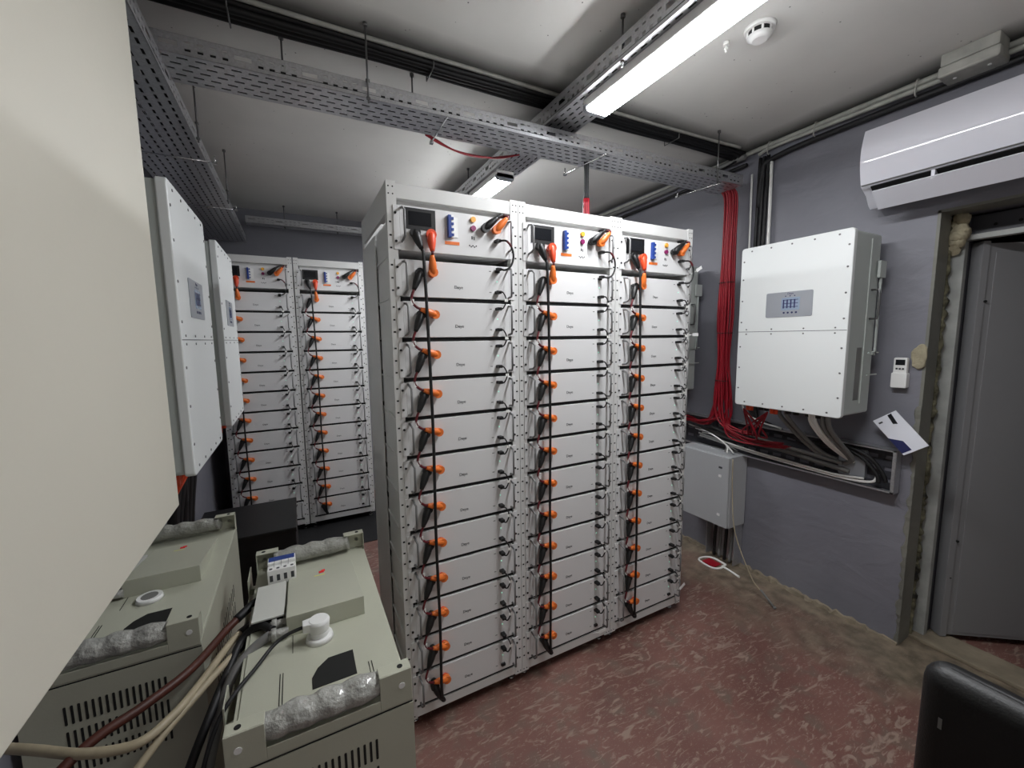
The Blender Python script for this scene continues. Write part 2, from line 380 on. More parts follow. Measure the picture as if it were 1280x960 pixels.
# ------------------------------------------------------------------ ceiling lights on their trays
def slotted_plate(mb, L, W, rows, slot, gap, sw, ax, t=.0015, stagger=True, off=0.0, start=.01):
    """perforated sheet with rows of slots. ax maps (u,v,w)->xyz; u along L, v across W"""
    def bx(u0, u1, v0, v1):
        a = ax(u0, v0, 0); b = ax(u1, v1, t)
        mb.box(min(a[0], b[0]), max(a[0], b[0]), min(a[1], b[1]), max(a[1], b[1]), min(a[2], b[2]), max(a[2], b[2]))
    v = 0
    for k, rv in enumerate(rows):
        bx(0, L, v, rv-sw/2)
        u = 0; pos = start+((slot+gap)/2 if stagger and k % 2 else 0)
        while pos+slot < L-.005:
            bx(u, pos, rv-sw/2, rv+sw/2); u = pos+slot; pos += slot+gap
        bx(u, L, rv-sw/2, rv+sw/2); v = rv+sw/2
    bx(0, L, v, W)
def side_plate(mb, L, H, ax, t=.0015):
    """tray side wall: groups of one long slot and pairs of short ones"""
    def bx(u0, u1, v0, v1):
        a = ax(u0, v0, 0); b = ax(u1, v1, t)
        mb.box(min(a[0], b[0]), max(a[0], b[0]), min(a[1], b[1]), max(a[1], b[1]), min(a[2], b[2]), max(a[2], b[2]))
    bx(0, L, 0, H*.22); bx(0, L, H*.82, H)
    u = 0; pos = .02; k = 0
    while pos+.05 < L:
        if k % 5 == 0:
            bx(u, pos, H*.22, H*.82); bx(pos, pos+.05, H*.22, H*.40); bx(pos, pos+.05, H*.64, H*.82); u = pos+.05; pos = u+.018
        else:
            bx(u, pos, H*.22, H*.82); bx(pos, pos+.016, H*.36, H*.64); bx(pos, pos+.016, H*.72, H*.82); u = pos+.016; pos = u+.018
        k += 1
    bx(u, L, H*.22, H*.82)
def cable_tray(name, label, loc, L, Wd, H, along='x', rotz=0, bolts=True, cat='cable tray'):
    """tray open at the top; local u runs along the tray, v across"""
    t = thing(name, label, cat, loc, 'perforated galvanised cable trays', rotz)
    if along == 'x':
        A = lambda u, v, w: (u, v, w); S0 = lambda u, v, w: (u, w, v); S1 = lambda u, v, w: (u, Wd-w, v)
        lip = lambda mb: mb.box(0, L, 0, .010, H-.0015, H).box(0, L, Wd-.010, Wd, H-.0015, H)
    else:
        A = lambda u, v, w: (v, u, w); S0 = lambda u, v, w: (w, u, v); S1 = lambda u, v, w: (Wd-w, u, v)
        lip = lambda mb: mb.box(0, .010, 0, L, H-.0015, H).box(Wd-.010, Wd, 0, L, H-.0015, H)
    mb = MB(); n = max(3, int(Wd/.033)); rows = [Wd*(i+.7)/(n+.4) for i in range(n)]
    slotted_plate(mb, L, Wd, rows, .030, .020, .0085, A); mb.build('perforated_base', 'galv', t)
    for S in (S0, S1):
        m2 = MB(); side_plate(m2, L, H, S)
        if S is S0: lip(m2)
        m2.build('side_rail', 'galv', t)
    return t
cable_tray('cable_tray', 'long perforated cable tray crossing the room in front of the ceiling, above the near racks', (-.66, .222, 2.525), 2.86, .185, .060, 'x', rotz=-.029)
for nm, lb, p0, L_, W_, r_, al in (('tray', 'black cables filling the long tray that crosses the room', (-.66, .222, 2.527), 2.84, .185, -.029, 'x'), ('tray', 'black cables filling the tray along the left wall', (-.925, -.75, 2.472), 3.58, .285, 0, 'y'), ('tray', 'dark cables lying in the tray that carries the lights', (.815, -2.6, 2.622), 4.5, .175, 0, 'y')):
    t = thing('cable_bundle', lb, 'cable bundle', p0, 'cables lying in the trays', r_)
    m = MB(); nn = int(W_/.021)
    for i in range(nn):
        v = .012+i*(W_-.024)/(nn-1)
        m.tube([((.02+u*(L_-.04)/8, v+random.uniform(-.003, .003), .0125) if al == 'x' else (v+random.uniform(-.003, .003), .02+u*(L_-.04)/8, .0125)) for u in range(9)], .0108, 6, seg=2)
    parts(m, 'cable', 'rubber', t)
cable_tray('cable_tray', 'dark perforated cable tray running front to back along the left wall above the white inverters', (-.925, -.75, 2.47), 3.6, .285, .06, 'y')
cable_tray('cable_tray', 'short cable tray against the back wall above the far racks', (-.62, 2.66, 2.60), 2.4, .10, .055, 'x')
cable_tray('cable_tray', 'perforated tray near the ceiling that carries the ceiling lights and crosses the long tray', (.815, -2.6, 2.62), 4.6, .175, .08, 'y')

def lamp(label, y0, y1, x=.905):
    t = thing('ceiling_light', label, 'ceiling light', (x, y0, 2.574), 'LED batten lights under the tray')
    L = y1-y0
    MB().rbox(-.058, .058, 0, L, .006, .045, .006, 'y').build('housing', 'white', t)
    m = bpy.data.materials.get('lit_diffuser')
    if not m:
        m = mat('lit_diffuser', (250, 252, 255), .5, emit=LAMP)
    MB().rbox(-.054, .054, .02, L-.02, -.008, .008, .0075, 'y').build('diffuser', m, t)
    e = MB().rbox(-.059, .059, 0, .02, -.010, .028, .014, 'y').rbox(-.059, .059, L-.02, L, -.010, .028, .014, 'y'); parts(e, 'end_cap', 'panelgrey', t)
    b = MB()
    for y in (.2, L-.2): b.box(-.007, .007, y, y+.02, .045, .05).cyl((0, y+.01, .04), (0, y+.01, .058), .004, 6)
    parts(b, 'mounting_clip', 'steel', t, 2)
    return t
lamp('bright LED batten light nearest the camera, hung above the open floor', -1.25, -.02)
lamp('LED batten light beyond the long tray, showing just above the rack tops', .80, 2.02, .885)

# threaded suspension rods, each a thing of its own
def rod(x, y, z0, z1, label):
    m = MB(); m.cyl((0, 0, 0), (0, 0, z1-z0), .0035, 8).cyl((0, 0, z1-z0-.012), (0, 0, z1-z0), .009, 8).cyl((0, 0, .012), (0, 0, .02), .008, 6).cyl((0, 0, .075), (0, 0, .083), .008, 6)
    o = m.build('threaded_rod', 'screw', loc=(x, y, z0)); tag(o, label, 'threaded rod', 'threaded rods holding the trays')
rod(-.01, .188, 2.50, ZC, 'long threaded rod on the front side of the long tray, left of the near rack')
rod(-.29, .405, 2.57, ZC, 'dark rod above the left half of the long tray')
rod(.22, .405, 2.57, ZC, 'short rod holding the middle of the long tray')
rod(1.93, .12, 2.49, ZC, 'rod holding the right end of the long tray')
rod(.825, 1.25, 2.60, ZC, 'thin rod left of the light that shines above the rack tops')
rod(-.63, .75, 2.46, ZC, 'rod at the edge of the left wall tray, nearest the long tray')
rod(-.63, 1.65, 2.46, ZC, 'rod at the edge of the left wall tray, farther back')
rod(-.33, 2.70, 2.58, ZC, 'rod at the left end of the back wall tray')
rod(.10, 2.70, 2.58, ZC, 'rod of the back wall tray nearest the near rack top')
rod(.825, -.28, 2.60, ZC, 'rod on the left edge of the light tray above the near light')
# bracket arms under the trays
def arm(p0, p1, label):
    m = MB(); m.tube([p0, p1], .003, 6, smooth_path=False); p = Vector(p0)
    m.tube([p, p+Vector((0, 0, .03))], .0035, 6, smooth_path=False); m.box(p.x-.008, p.x+.008, p.y-.008, p.y+.008, p.z-.008, p.z+.002)
    tag(m.build('tray_support_bar', 'steel'), label, 'support bar', 'bars under the trays')
arm((1.06, .42, 2.50), (1.10, .12, 2.50), 'thin bar clamped under the long tray right of the light')
arm((1.88, .36, 2.48), (1.92, .09, 2.48), 'thin bar under the right end of the long tray by the red cables')
arm((.305, .42, 2.515), (.300, .17, 2.515), 'bar under the middle of the long tray where the red wires hang out')
arm((-.60, .95, 2.455), (-.93, .95, 2.455), 'near bar under the left wall tray')
arm((-.60, 1.75, 2.455), (-.93, 1.75, 2.455), 'far bar under the left wall tray')

# black cable run and pale conduit across the ceiling
g = thing('black_cable_run', 'thick black cable run fixed across the ceiling in front of the long tray', 'cable run', (0, 0, 0))
m = MB()
for i in range(6):
    yy = .287+.0125*i; zz = ZC-.016-(.012 if i % 2 else 0)
    pts = [(-.93+j*.33, yy+random.uniform(-.004, .004)-.007*j, zz+random.uniform(-.005, .003)) for j in range(11)]
    m.tube(pts, .014, 7, seg=2)
parts(m, 'cable', 'rubber', g)
m = MB()
for j in range(4):
    x = -.45+j*.72; y = .267-.02*(x+.93)
    m.tube([(x, y, ZC), (x, y, ZC-.045), (x, y+.105, ZC-.047), (x, y+.105, ZC)], .003, 6, smooth_path=False)
parts(m, 'clamp', 'screw', g)
o = MB().tube([(-.93, .247, ZC-.012), (-.2, .245, ZC-.014), (.5, .238, ZC-.010), (1.2, .225, ZC-.012), (1.9, .20, ZC-.012), (2.2, .17, ZC-.02)], .009, 8).build('conduit', 'conduit')
tag(o, 'pale conduit running across the ceiling beside the black cable run', 'conduit')
o = MB().tube([(1.03, .40, 2.64), (1.25, .41, 2.655), (1.5, .40, 2.625), (1.68, .38, 2.56), (1.9, .34, 2.565), (2.15, .28, 2.65), (2.28, .25, 2.72)], .007, 8).build('loose_cable', 'rubber')
tag(o, 'single black cable looping from the light tray to the right wall corner', 'cable')
t = thing('red_wire_bundle', 'thin red wires sagging behind the long tray towards the light tray', 'wire bundle', (0, 0, 0))
o = MB()
for i in range(5):
    o.tube([(.27, .395, 2.53+.002*i), (.36+.02*i, .42, 2.512-.004*i), (.50+.03*i, .44, 2.500+.003*i), (.66, .45+.008*i, 2.52+.004*i), (.80, .47, 2.57)], .0035, 6)
parts(o, 'wire', 'red', t)

# conduits at the top of the right wall
def wallrun(pts, r, m, name, label, cat='conduit', group=None):
    tag(MB().tube(pts, r, 10).build(name, m), label, cat, group)
wallrun([(2.325, -2.4, 2.757), (2.325, -.6, 2.757), (2.325, .0, 2.757), (2.325, .9, 2.75), (2.325, 2.8, 2.74)], .014, 'conduit', 'conduit', 'pale conduit in the angle of ceiling and right wall')
wallrun([(2.30, -2.4, 2.722), (2.30, -.7, 2.722), (2.315, .0, 2.735), (2.315, .12, 2.72)], .011, 'conduit', 'conduit', 'thinner pale conduit below the one at the ceiling, above the air conditioner')
wallrun([(2.325, -2.4, 2.685), (2.325, -.5, 2.69), (2.325, .02, 2.672), (2.325, .10, 2.60), (2.325, .11, 2.40)], .016, 'rubber', 'black_cable', 'thick black cable above the air conditioner that bends down in the corner', 'cable')
wallrun([(2.30, .2, 2.735), (2.30, 1.2, 2.71), (2.30, 2.0, 2.70), (2.30, 2.85, 2.69)], .017, 'greyc', 'conduit', 'grey pipe along the right wall behind the racks')
wallrun([(2.32, .2, 2.69), (2.32, 1.2, 2.66), (2.32, 2.0, 2.65), (2.32, 2.85, 2.65)], .012, 'rubber', 'black_cable', 'black cable under the grey pipe behind the racks', 'cable')
for k, (y, z) in enumerate(((-.62, 2.70), (-.20, 2.70), (.05, 2.70))):
    m = MB().tube([(2.33, y, 2.77), (2.296, y, 2.765), (2.286, y, 2.735), (2.284, y, 2.70), (2.30, y, 2.692)], .0035, 6)
    tag(m.build('pipe_clip', 'conduit'), ['pipe clip nearest the junction box', 'pipe clip above the left end of the air conditioner', 'pipe clip in the corner by the red cables'][k], 'pipe clip', 'clips on the wall conduits')
# junction box
t = thing('junction_box', 'grey-white plastic junction box on the ceiling edge above the air conditioner', 'junction box', (2.25, -.81, 2.72), rotz=0)
MB().box(-.05, .06, -.085, .085, .012, .06).build('base', 'conduit', t, bevel=.004)
MB().box(-.056, .064, -.090, .090, -.034, .010).build('lid', 'conduit', t, bevel=.008)
parts(MB().cyl((.0, -.05, -.037), (.0, -.05, -.032), .006, 10).cyl((.0, .05, -.037), (.0, .05, -.032), .006, 10), 'screw', 'white', t)
# smoke detector
t = thing('smoke_detector', 'round white smoke detector on the ceiling right of the near light', 'smoke detector', (1.345, -.469, ZC))
MB().cyl((0, 0, -.012), (0, 0, 0), .052, 28, .056).build('base', 'white', t)
MB().cyl((0, 0, -.03), (0, 0, -.012), .040, 28).build('vent_ring', 'gap', t)
m = MB()
m.cyl((0, 0, -.046), (0, 0, -.030), .026, 28, .045)
for k in range(8): a = k*PI/4; m.box(.041*math.cos(a)-.003, .041*math.cos(a)+.003, .041*math.sin(a)-.003, .041*math.sin(a)+.003, -.03, -.012)
m.build('sensor_head', 'white', t)
m = MB().cyl((0, 0, -.014), (0, 0, 0), .012, 10).cyl((0, 0, -.04), (0, 0, -.014), .004, 8).cyl((0, 0, -.03), (0, 0, -.022), .009, 6)
tag(m.build('ceiling_anchor', 'whitec', loc=(1.30, -.36, ZC)), 'small white screw anchor in the ceiling beside the smoke detector', 'anchor')
m = MB().cyl((0, 0, -.012), (0, 0, 0), .018, 12, .02).cyl((0, 0, -.018), (0, 0, -.012), .008, 10)
tag(m.build('ceiling_rosette', 'panelgrey', loc=(-.15, .70, ZC)), 'small round rosette on the ceiling behind the long tray', 'rosette')

# ------------------------------------------------------------------ air conditioner
t = thing('air_conditioner', 'white wall-mounted air conditioner above the doorway', 'air conditioner', (XR, -.50, 2.27))
arc = [(-.203-.030*math.sin(PI*(a+.5)/15), .287-.252*a/14) for a in range(15)]
prof = [(0, -.02), (0, .30), (-.17, .30)]+arc+[ (-.20, .03), (-.15, .0), (-.12, -.04), (-.10, -.055), (-.04, -.05)]
L = .92
m = MB(); m.prism(prof, 'y', 0, -L); m.sm = [len(f) == 4 for f in m.f]; ac = m.build('body', 'acwhite', t)
ac.modifiers.new('edges', 'EDGE_SPLIT').split_angle = .45
MB().box(-.2375, -.2225, -L+.01, -.012, .030, .0325).build('trim_line', 'greyc', t)
MB().prism([(-.212, .022), (-.150, -.018), (-.145, -.012), (-.207, .027)], 'y', -.04, -L+.03).build('air_outlet', 'hole', t)
fl = MB().prism([(-.228, -.006), (-.222, -.001), (-.150, -.070), (-.156, -.077)], 'y', -.055, -L+.03); fl.build('air_flap', 'acwhite', t)
m = MB()
for y in (-.26, -.62): m.box(-.223, -.19, y-.006, y+.006, -.012, .022)
parts(m, 'flap_arm', 'acwhite', t)

# ------------------------------------------------------------------ white inverters
LCD = None
def make_inverter(label, loc, rotz):
    """local: front face looks to -x, y across 0..-.54, z up .90, wall at +x"""
    t = thing('inverter', label, 'inverter', loc, 'white wall-mounted inverters', rotz)
    Wd, H = .54, .895
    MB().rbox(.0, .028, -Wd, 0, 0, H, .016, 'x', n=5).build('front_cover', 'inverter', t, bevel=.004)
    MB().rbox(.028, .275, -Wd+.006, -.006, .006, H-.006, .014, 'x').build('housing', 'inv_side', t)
    MB().box(-.0006, .0004, -Wd+.002, -.002, .424, .4265).build('cover_seam', 'ink', t)
    m = MB()
    ys = [-.05, -.19, -.35, -.49]
    for y in (-.06, -.165, -.27, -.375, -.48): m.cyl((-.002, y, H-.022), (.002, y, H-.022), .0045, 8).cyl((-.002, y, .022), (.002, y, .022), .0045, 8)
    for z in (.10, .22, .34, .48, .60, .72, .82): m.cyl((-.002, -.018, z), (.002, -.018, z), .0045, 8).cyl((-.002, -Wd+.018, z), (.002, -Wd+.018, z), .0045, 8)
    for y in ys: m.cyl((-.002, y, .438), (.002, y, .438), .004, 8).cyl((-.002, y, .412), (.002, y, .412), .004, 8)
    parts(m, 'cover_screw', 'screw', t)
    p = MB().rbox(-.002, .002, -.385, -.155, .50, .63, .008, 'x').build('display_panel', 'panelgrey', t)
    MB().rbox(-.0035, -.0015, -.325, -.235, .535, .60, .003, 'x').build('lcd_screen', 'lcd', p)
    m = MB()
    for k in range(4): m.box(-.0045, -.003, -.250-k*.018, -.244-k*.018, .545, .59)
    for k in range(3): m.box(-.0045, -.003, -.318, -.243, .550+k*.018, .553+k*.018)
    parts(m, 'screen_graphic', 'dblue', p)
    m = MB()
    for k in range(4): m.cyl((-.003, -.250-k*.02, .522), (-.0015, -.250-k*.02, .522), .005, 10)
    for k in range(3): m.cyl((-.003, -.255-k*.022, .608), (-.0015, -.255-k*.022, .608), .003, 8)
    parts(m, 'button', 'dblue', p)
    o = text_obj('Deye', .014, 'logo', 'dblue', p, (-.0022, -.278, .620), (PI/2, 0, -PI/2))
    # side furniture on both ends
    for s, y0 in ((-1, -Wd+.006), (1, -.006)):
        e = y0+s*.03
        h = MB().tube([(.215, y0, .62), (.215, y0+s*.03, .62), (.215, y0+s*.034, .60), (.215, y0+s*.034, .50), (.215, y0+s*.03, .48), (.215, y0, .48)], .005, 8, smooth_path=False)
        h.build('side_handle', 'screw', t)
        m = MB().box(.115, .165, min(y0, y0+s*.0015), max(y0, y0+s*.0015), .08, .34)
        m.build('vent_grille', 'greyc', t)
        m = MB().box(.18, .188, min(y0, y0+s*.004), max(y0, y0+s*.004), .06, .86)
        m.build('side_rib', 'inv_side', t)
    m = MB().box(.275, .30, -Wd+.03, -.03, .12, .80)
    for y in (-Wd-.012, .004):
        m.box(.262, .272, y, y+.008, .30, .72).box(.240, .30, y-.002, y+.010, .68, .76).box(.20, .30, y, y+.006, .20, .206).box(.20, .30, y, y+.006, .31, .316)
    m.box(.262, .272, -Wd-.012, .012, .68, .70).box(.262, .272, -Wd-.012, .012, .30, .32)
    m.box(.30, .355, -Wd+.08, -Wd+.12, .15, .78).box(.30, .355, -.12, -.08, .15, .78)
    m.build('mounting_bracket', 'inv_side', t)
    m = MB()
    for y in (-.045, -.065, -.185, -.205): m.cyl((.06, y, -.035), (.06, y, .01), .011, 10)
    parts(m, 'red_connector', 'redor', t)
    m = MB()
    for y in (-.10, -.13, -.25, -.29, -.35, -.40): m.cyl((.10, y, -.03), (.10, y, .01), .015, 10)
    parts(m, 'cable_gland', 'black', t)
    return t
inv = make_inverter('white inverter with small display on the right wall beside the remote control', (1.985, -.018, 1.197), 0)
dup(inv, (1.985, 1.02, 1.205), 'inverter on the right wall mostly hidden behind the near racks, grey side visible', rotz=0)
i2 = dup(inv, (-.615, .02, 1.185), 'large white inverter on the left wall, next to the cream enclosure', rotz=PI)
i3 = dup(inv, (-.615, .86, 1.185), 'farther white inverter on the left wall, next to the far racks', rotz=PI)

# ------------------------------------------------------------------ cream enclosure in the left foreground
t = thing('electrical_enclosure', 'big cream enclosure on the left wall filling the left foreground', 'electrical enclosure', (-.93, -1.30, 1.19))
MB().box(0, .29, 0, 1.045, 0, 1.22).build('housing', 'cream', t, bevel=.002)
MB().box(.293, .328, 0, 1.048, 0, 1.22).build('door', 'cream', t, bevel=.003)

# ------------------------------------------------------------------ grey-green power cabinets with carry handles
def make_power_box(label, loc, plugged):
    """local origin: front-left-floor corner; 0.345 wide, 0.75 deep, 0.82 high"""
    t = thing('power_cabinet', label, 'power cabinet', loc, 'grey-green power cabinets on the floor at the left')
    Wd, D, H = .345, .75, .82
    m = MB().box(0, Wd, 0, D, .05, H-.004)
    MB().box(.008, Wd-.003, .003, D-.003, H-.004, H).build('lid', 'olive', t, bevel=.001)
    m.box(-.0015, Wd+.0015, -.002, 0.0, .05, H-.020)
    m.box(0, Wd, -.0008, 0.0, H-.0195, H-.0165, 1)
    for r_, z in enumerate((.700, .635, .57, .40, .335)):
        for k in range(16): m.rbox(.075+k*.0125, .080+k*.0125, -.0028, -.0018, z, z+.048, .002, 'y', 1, 2)
    for z in (.62, .55, .30):
        for k in range(14): m.rbox(Wd+.0002, Wd+.001, .15+k*.03, .155+k*.03, z-.0, z+.05, .002, 'x', 1, 2); m.rbox(-.001, .0002, .15+k*.03, .155+k*.03, z, z+.05, .002, 'x', 1, 2)
    m.build('body', ['olive', 'olive_d'], t)
    m = MB()
    for x in (.04, Wd-.04):
        for y in (.06, D-.06): m.cyl((x, y, 0), (x, y, .05), .022, 12)
    parts(m, 'foot', 'rubber', t)
    # end brackets with wrapped grips
    for y0, s, wr in ((0, 1, 'wrap'), (D, -1, 'olivewrap')):
        b = MB()
        ht = .064
        # upright plate with a wide cut-out, small return flange on top at each end
        for xa, xb in ((0.0, .066), (Wd-.068, Wd)):
            b.box(xa, xb, min(y0-s*.0025, y0), max(y0-s*.0025, y0), H-.012, H+ht)
            b.box(xa, xb, min(y0, y0+s*.03), max(y0, y0+s*.03), H+ht-.003, H+ht)
            xe = xa if xa == 0 else xb-.0025
            b.box(xe, xe+.0025, min(y0, y0+s*.03), max(y0, y0+s*.03), H, H+ht)
        b.box(.066, Wd-.068, y0-.0025 if s > 0 else y0, y0 if s > 0 else y0+.0025, H-.012, H+.012)
        br = b.build('handle_bracket', 'olive', t, bevel=.0015)
        h = MB()
        for x in (.022, Wd-.022):
            h.cyl((x, y0-s*.004, H+.030), (x, y0, H+.030), .0068, 12)
        parts(h, 'bolt_head', 'white', br)
        h = MB()
        for x in (.022, Wd-.022): h.cyl((x, y0+s*.013, H+ht), (x, y0+s*.013, H+ht+.0008), .006, 12)
        parts(h, 'bolt_hole', 'hole', br)
        gy = y0+s*.016; pts = []; rr = []
        n = 14
        for k in range(n+1):
            x = .050+(Wd-.102)*k/n
            pts.append((x, gy+.006*s+.0015*math.sin(k*2.1), H+.036+.0015*math.cos(k*1.7)))
            rr.append(.027+.0018*math.sin(k*1.9+y0) if 1 < k < n-1 else .023)
        MB().tube(pts, rr, 16, seg=3).build('wrapped_grip', wr, t)
    # raised switch cover
    MB().prism([(.330, H), (.330, H+.055), (.66, H+.003), (.66, H)], 'x', .096, .292).build('raised_cover', 'olive', t, bevel=.002)
    sl = MB(); ys, zs = .60, H+.0130
    sl.box(.185, .200, ys-.004, ys+.006, zs+.0005, zs+.0022).box(.192, .204, ys+.004, ys+.012, zs+.0003, zs+.002); sl.build('warning_mark', 'redink', t)
    MB().box(.170, .202, ys-.030, ys-.018, zs+.0016, zs+.0030).build('yellow_sticker', 'yelink', t)
    # socket
    so = MB().cyl((.172, .285, H), (.172, .285, H+.012), .034, 28, .031).build('power_socket', 'white', t)
    MB().cyl((.172, .285, H+.012), (.172, .285, H+.0125), .021, 24).build('socket_recess', 'greyc', so)
    m = MB().prism([(.149, .115), (.244, .115), (.244, .200), (.187, .200), (.162, .177), (.149, .150)], 'z', H+.0002, H+.0012); m.build('display_window', 'olive_d', t)
    m = MB()
    for x in (.082, .088): m.box(x, x+.0018, .10, .20, H, H+.0008)
    for x in (.272, .279): m.box(x, x+.0018, .10, .14, H, H+.0008)
    m.box(.108, .1095, .26, .33, H, H+.0008)
    parts(m, 'lid_slot', 'hole', t)
    MB().prism([(.385, H+.030), (.385, H+.034), (.60, H+.014), (.60, H+.001)], 'x', .012, .090).build('terminal_flap', 'flap', t)
    MB().box(.016, .086, .395, .40, H, H+.029).build('flap_opening', 'hole', t)
    MB().box(-.022, -.019, .14, .76, H-.10, H-.045).box(-.022, -.019, .14, .21, H-.045, H+.010).box(-.022, -.019, .66, .76, H-.045, H+.010).box(-.02, .0, .14, .16, H-.06, H-.04).box(-.02, 0, .70, .72, H-.06, H-.04).build('side_flange', 'olive', t)
    gl = MB()
    for y in (.33, .37): gl.tube([(.10, y, H+.018), (.055, y, H+.018)], .012, 12, smooth_path=False).cyl((.072, y, H+.018), (.060, y, H+.018), .016, 6)
    parts(gl, 'cable_gland', 'wrap', t, 2)
    return t
pb = make_power_box('grey-green power cabinet at the bottom centre-left with a white plug in its socket', (-.478, -.695, 0), True)
pb2 = dup(pb, (-.930, -.262, 0), 'grey-green power cabinet under the cream enclosure with an empty white socket')
# breaker clipped on the nearer cabinet
br = thing('circuit_breaker', 'white four-pole circuit breaker with blue band on the nearer power cabinet', 'circuit breaker', (-.440, -.085, .822))
MB().box(0, .080, 0, .085, 0, .052).box(0, .080, .03, .07, .052, .062).build('housing', 'white', br, bevel=.002)
MB().box(.003, .077, .040, .068, .062, .0632).build('blue_band', 'blue', br)
m = MB()
for k in range(4): m.cyl((.010+k*.02, .010, .0515), (.010+k*.02, .010, .0525), .005, 10).box(.006+k*.02, .015+k*.02, -.001, .0005, .015, .035)
for k in range(1, 4): m.box(.0195+k*.02-.02, .0205+k*.02-.02, -.0006, .06, .0618, .0624)
m.build('terminals', 'ink', br)
# plug in the nearer cabinet
pg = thing('power_plug', 'white angled power plug with black cable in the nearer power cabinet', 'plug', (-.306, -.41, .833))
MB().cyl((0, 0, 0), (0, 0, .012), .0235, 24, .024).cyl((0, 0, .012), (0, 0, .038), .024, 24, .027).cyl((0, 0, .038), (0, 0, .044), .027, 24, .022).prism([(-.038, -.012), (.010, -.022), (.010, .022), (-.038, .012)], 'z', .020, .042).build('plug_body', 'white', pg, bevel=.001)
MB().tube([(-.025, 0, .031), (-.045, 0, .030), (-.075, .0, .024), (-.105, -.012, .014), (-.14, -.06, .004), (-.175, -.115, .0), (-.205, -.15, -.03), (-.235, -.18, -.12), (-.26, -.19, -.3)], .0045, 8).build('cord', 'rubber', pg)

def cablething(pts, r, m, label, name='power_cable', cat='cable', extra=None, group=None):
    t = thing(name, label, cat, pts[0], group)
    o = Vector(pts[0])
    MB().tube([Vector(p)-o for p in pts], r, 10).build('sheath', m, t)
    if extra:
        MB().tube([Vector(p)-o for p in extra[0]], extra[1], 10).build('heat_shrink', extra[2], t)
    return t
G = 'cables between the two power cabinets'
cablething([(-.462, -.15, .822), (-.48, -.155, .815), (-.533, -.215, .80), (-.592, -.339, .798), (-.665, -.414, .795), (-.739, -.468, .79), (-.80, -.53, .75), (-.86, -.6, .62)], .0105, 'brown', 'brown cable slanting down in front of the far power cabinet', extra=([(-.462, -.15, .822), (-.48, -.155, .815), (-.515, -.19, .805)], .0125, 'rubber'), group=G)
cablething([(-.458, -.19, .822), (-.466, -.21, .80), (-.517, -.272, .795), (-.567, -.394, .79), (-.604, -.47, .79), (-.652, -.515, .79), (-.74, -.49, .79), (-.827, -.43, .785), (-.90, -.38, .78)], .0095, 'beige', 'thick beige cable curving left along the bottom edge', extra=([(-.458, -.19, .822), (-.466, -.21, .80), (-.50, -.25, .797)], .0115, 'rubber'), group=G)
cablething([(-.458, -.24, .822), (-.475, -.285, .80), (-.53, -.36, .79), (-.57, -.425, .785), (-.63, -.50, .76), (-.69, -.56, .70), (-.74, -.62, .58)], .0085, 'beige', 'beige cable dropping steeply beside the thick one', extra=([(-.458, -.24, .822), (-.475, -.285, .80), (-.50, -.32, .795)], .0105, 'rubber'), group=G)
cablething([(-.415, -.345, .840), (-.45, -.30, .835), (-.49, -.30, .81), (-.515, -.36, .78), (-.545, -.45, .74), (-.585, -.52, .66), (-.64, -.60, .5)], .010, 'rubber', 'black cable leaving the steel gland of the nearer cabinet', group=G)
cablething([(-.42, -.36, .838), (-.46, -.37, .82), (-.50, -.40, .79), (-.53, -.44, .72), (-.56, -.52, .60), (-.60, -.58, .45)], .012, 'greyc', 'grey cable hanging between the two power cabinets', group=G)

# black case and hanging dark cables at the back left
tag(MB().rbox(-.85, .30, 1.75, 2.88, 0, .006, .02, 'z').build('shade_sheet', 'cardblack'), 'black sheet added for the shade on the floor under the far racks', 'shade sheet')  # black sheet stands in for the shade under the far racks
t = thing('black_case', 'flat-topped black case on the floor between the power cabinets and the far racks', 'case', (-.90, 1.12, 0))
MB().box(0, .52, 0, .52, 0, .50).build('body', 'cardblack', t, bevel=.006)
MB().box(-.004, .524, -.004, .524, .475, .505).build('lid', 'black', t, bevel=.004)
t = thing('hanging_cable_bundle', 'thick black cables hanging under the left inverters down to the floor', 'cable bundle', (-.80, .62, 0))
m = MB()
for i in range(9):
    y = .0+i*.048+random.uniform(-.02, .02)
    m.tube([(-.02+random.uniform(-.04, .05), y, 1.17), (-.02, y+.03, 1.0), (-.05, y+.06+random.uniform(-.05, .05), .75), (-.08, y+.05, .4), (-.08, y+.05, .02)], .020, 8, seg=4)
parts(m, 'cable', 'rubber', t)
MB().box(-.145, -.135, -.6, .45, .86, 1.17).build('backing_board', 'cardblack', t)
m = MB()
for i in range(3): m.tube([(.05, .03+i*.03, 1.17), (.055, .04+i*.03, 1.10), (.02, .03+i*.03, 1.02), (-.03, .03, .92)], .010, 8)
parts(m, 'red_lead', 'redor', t)

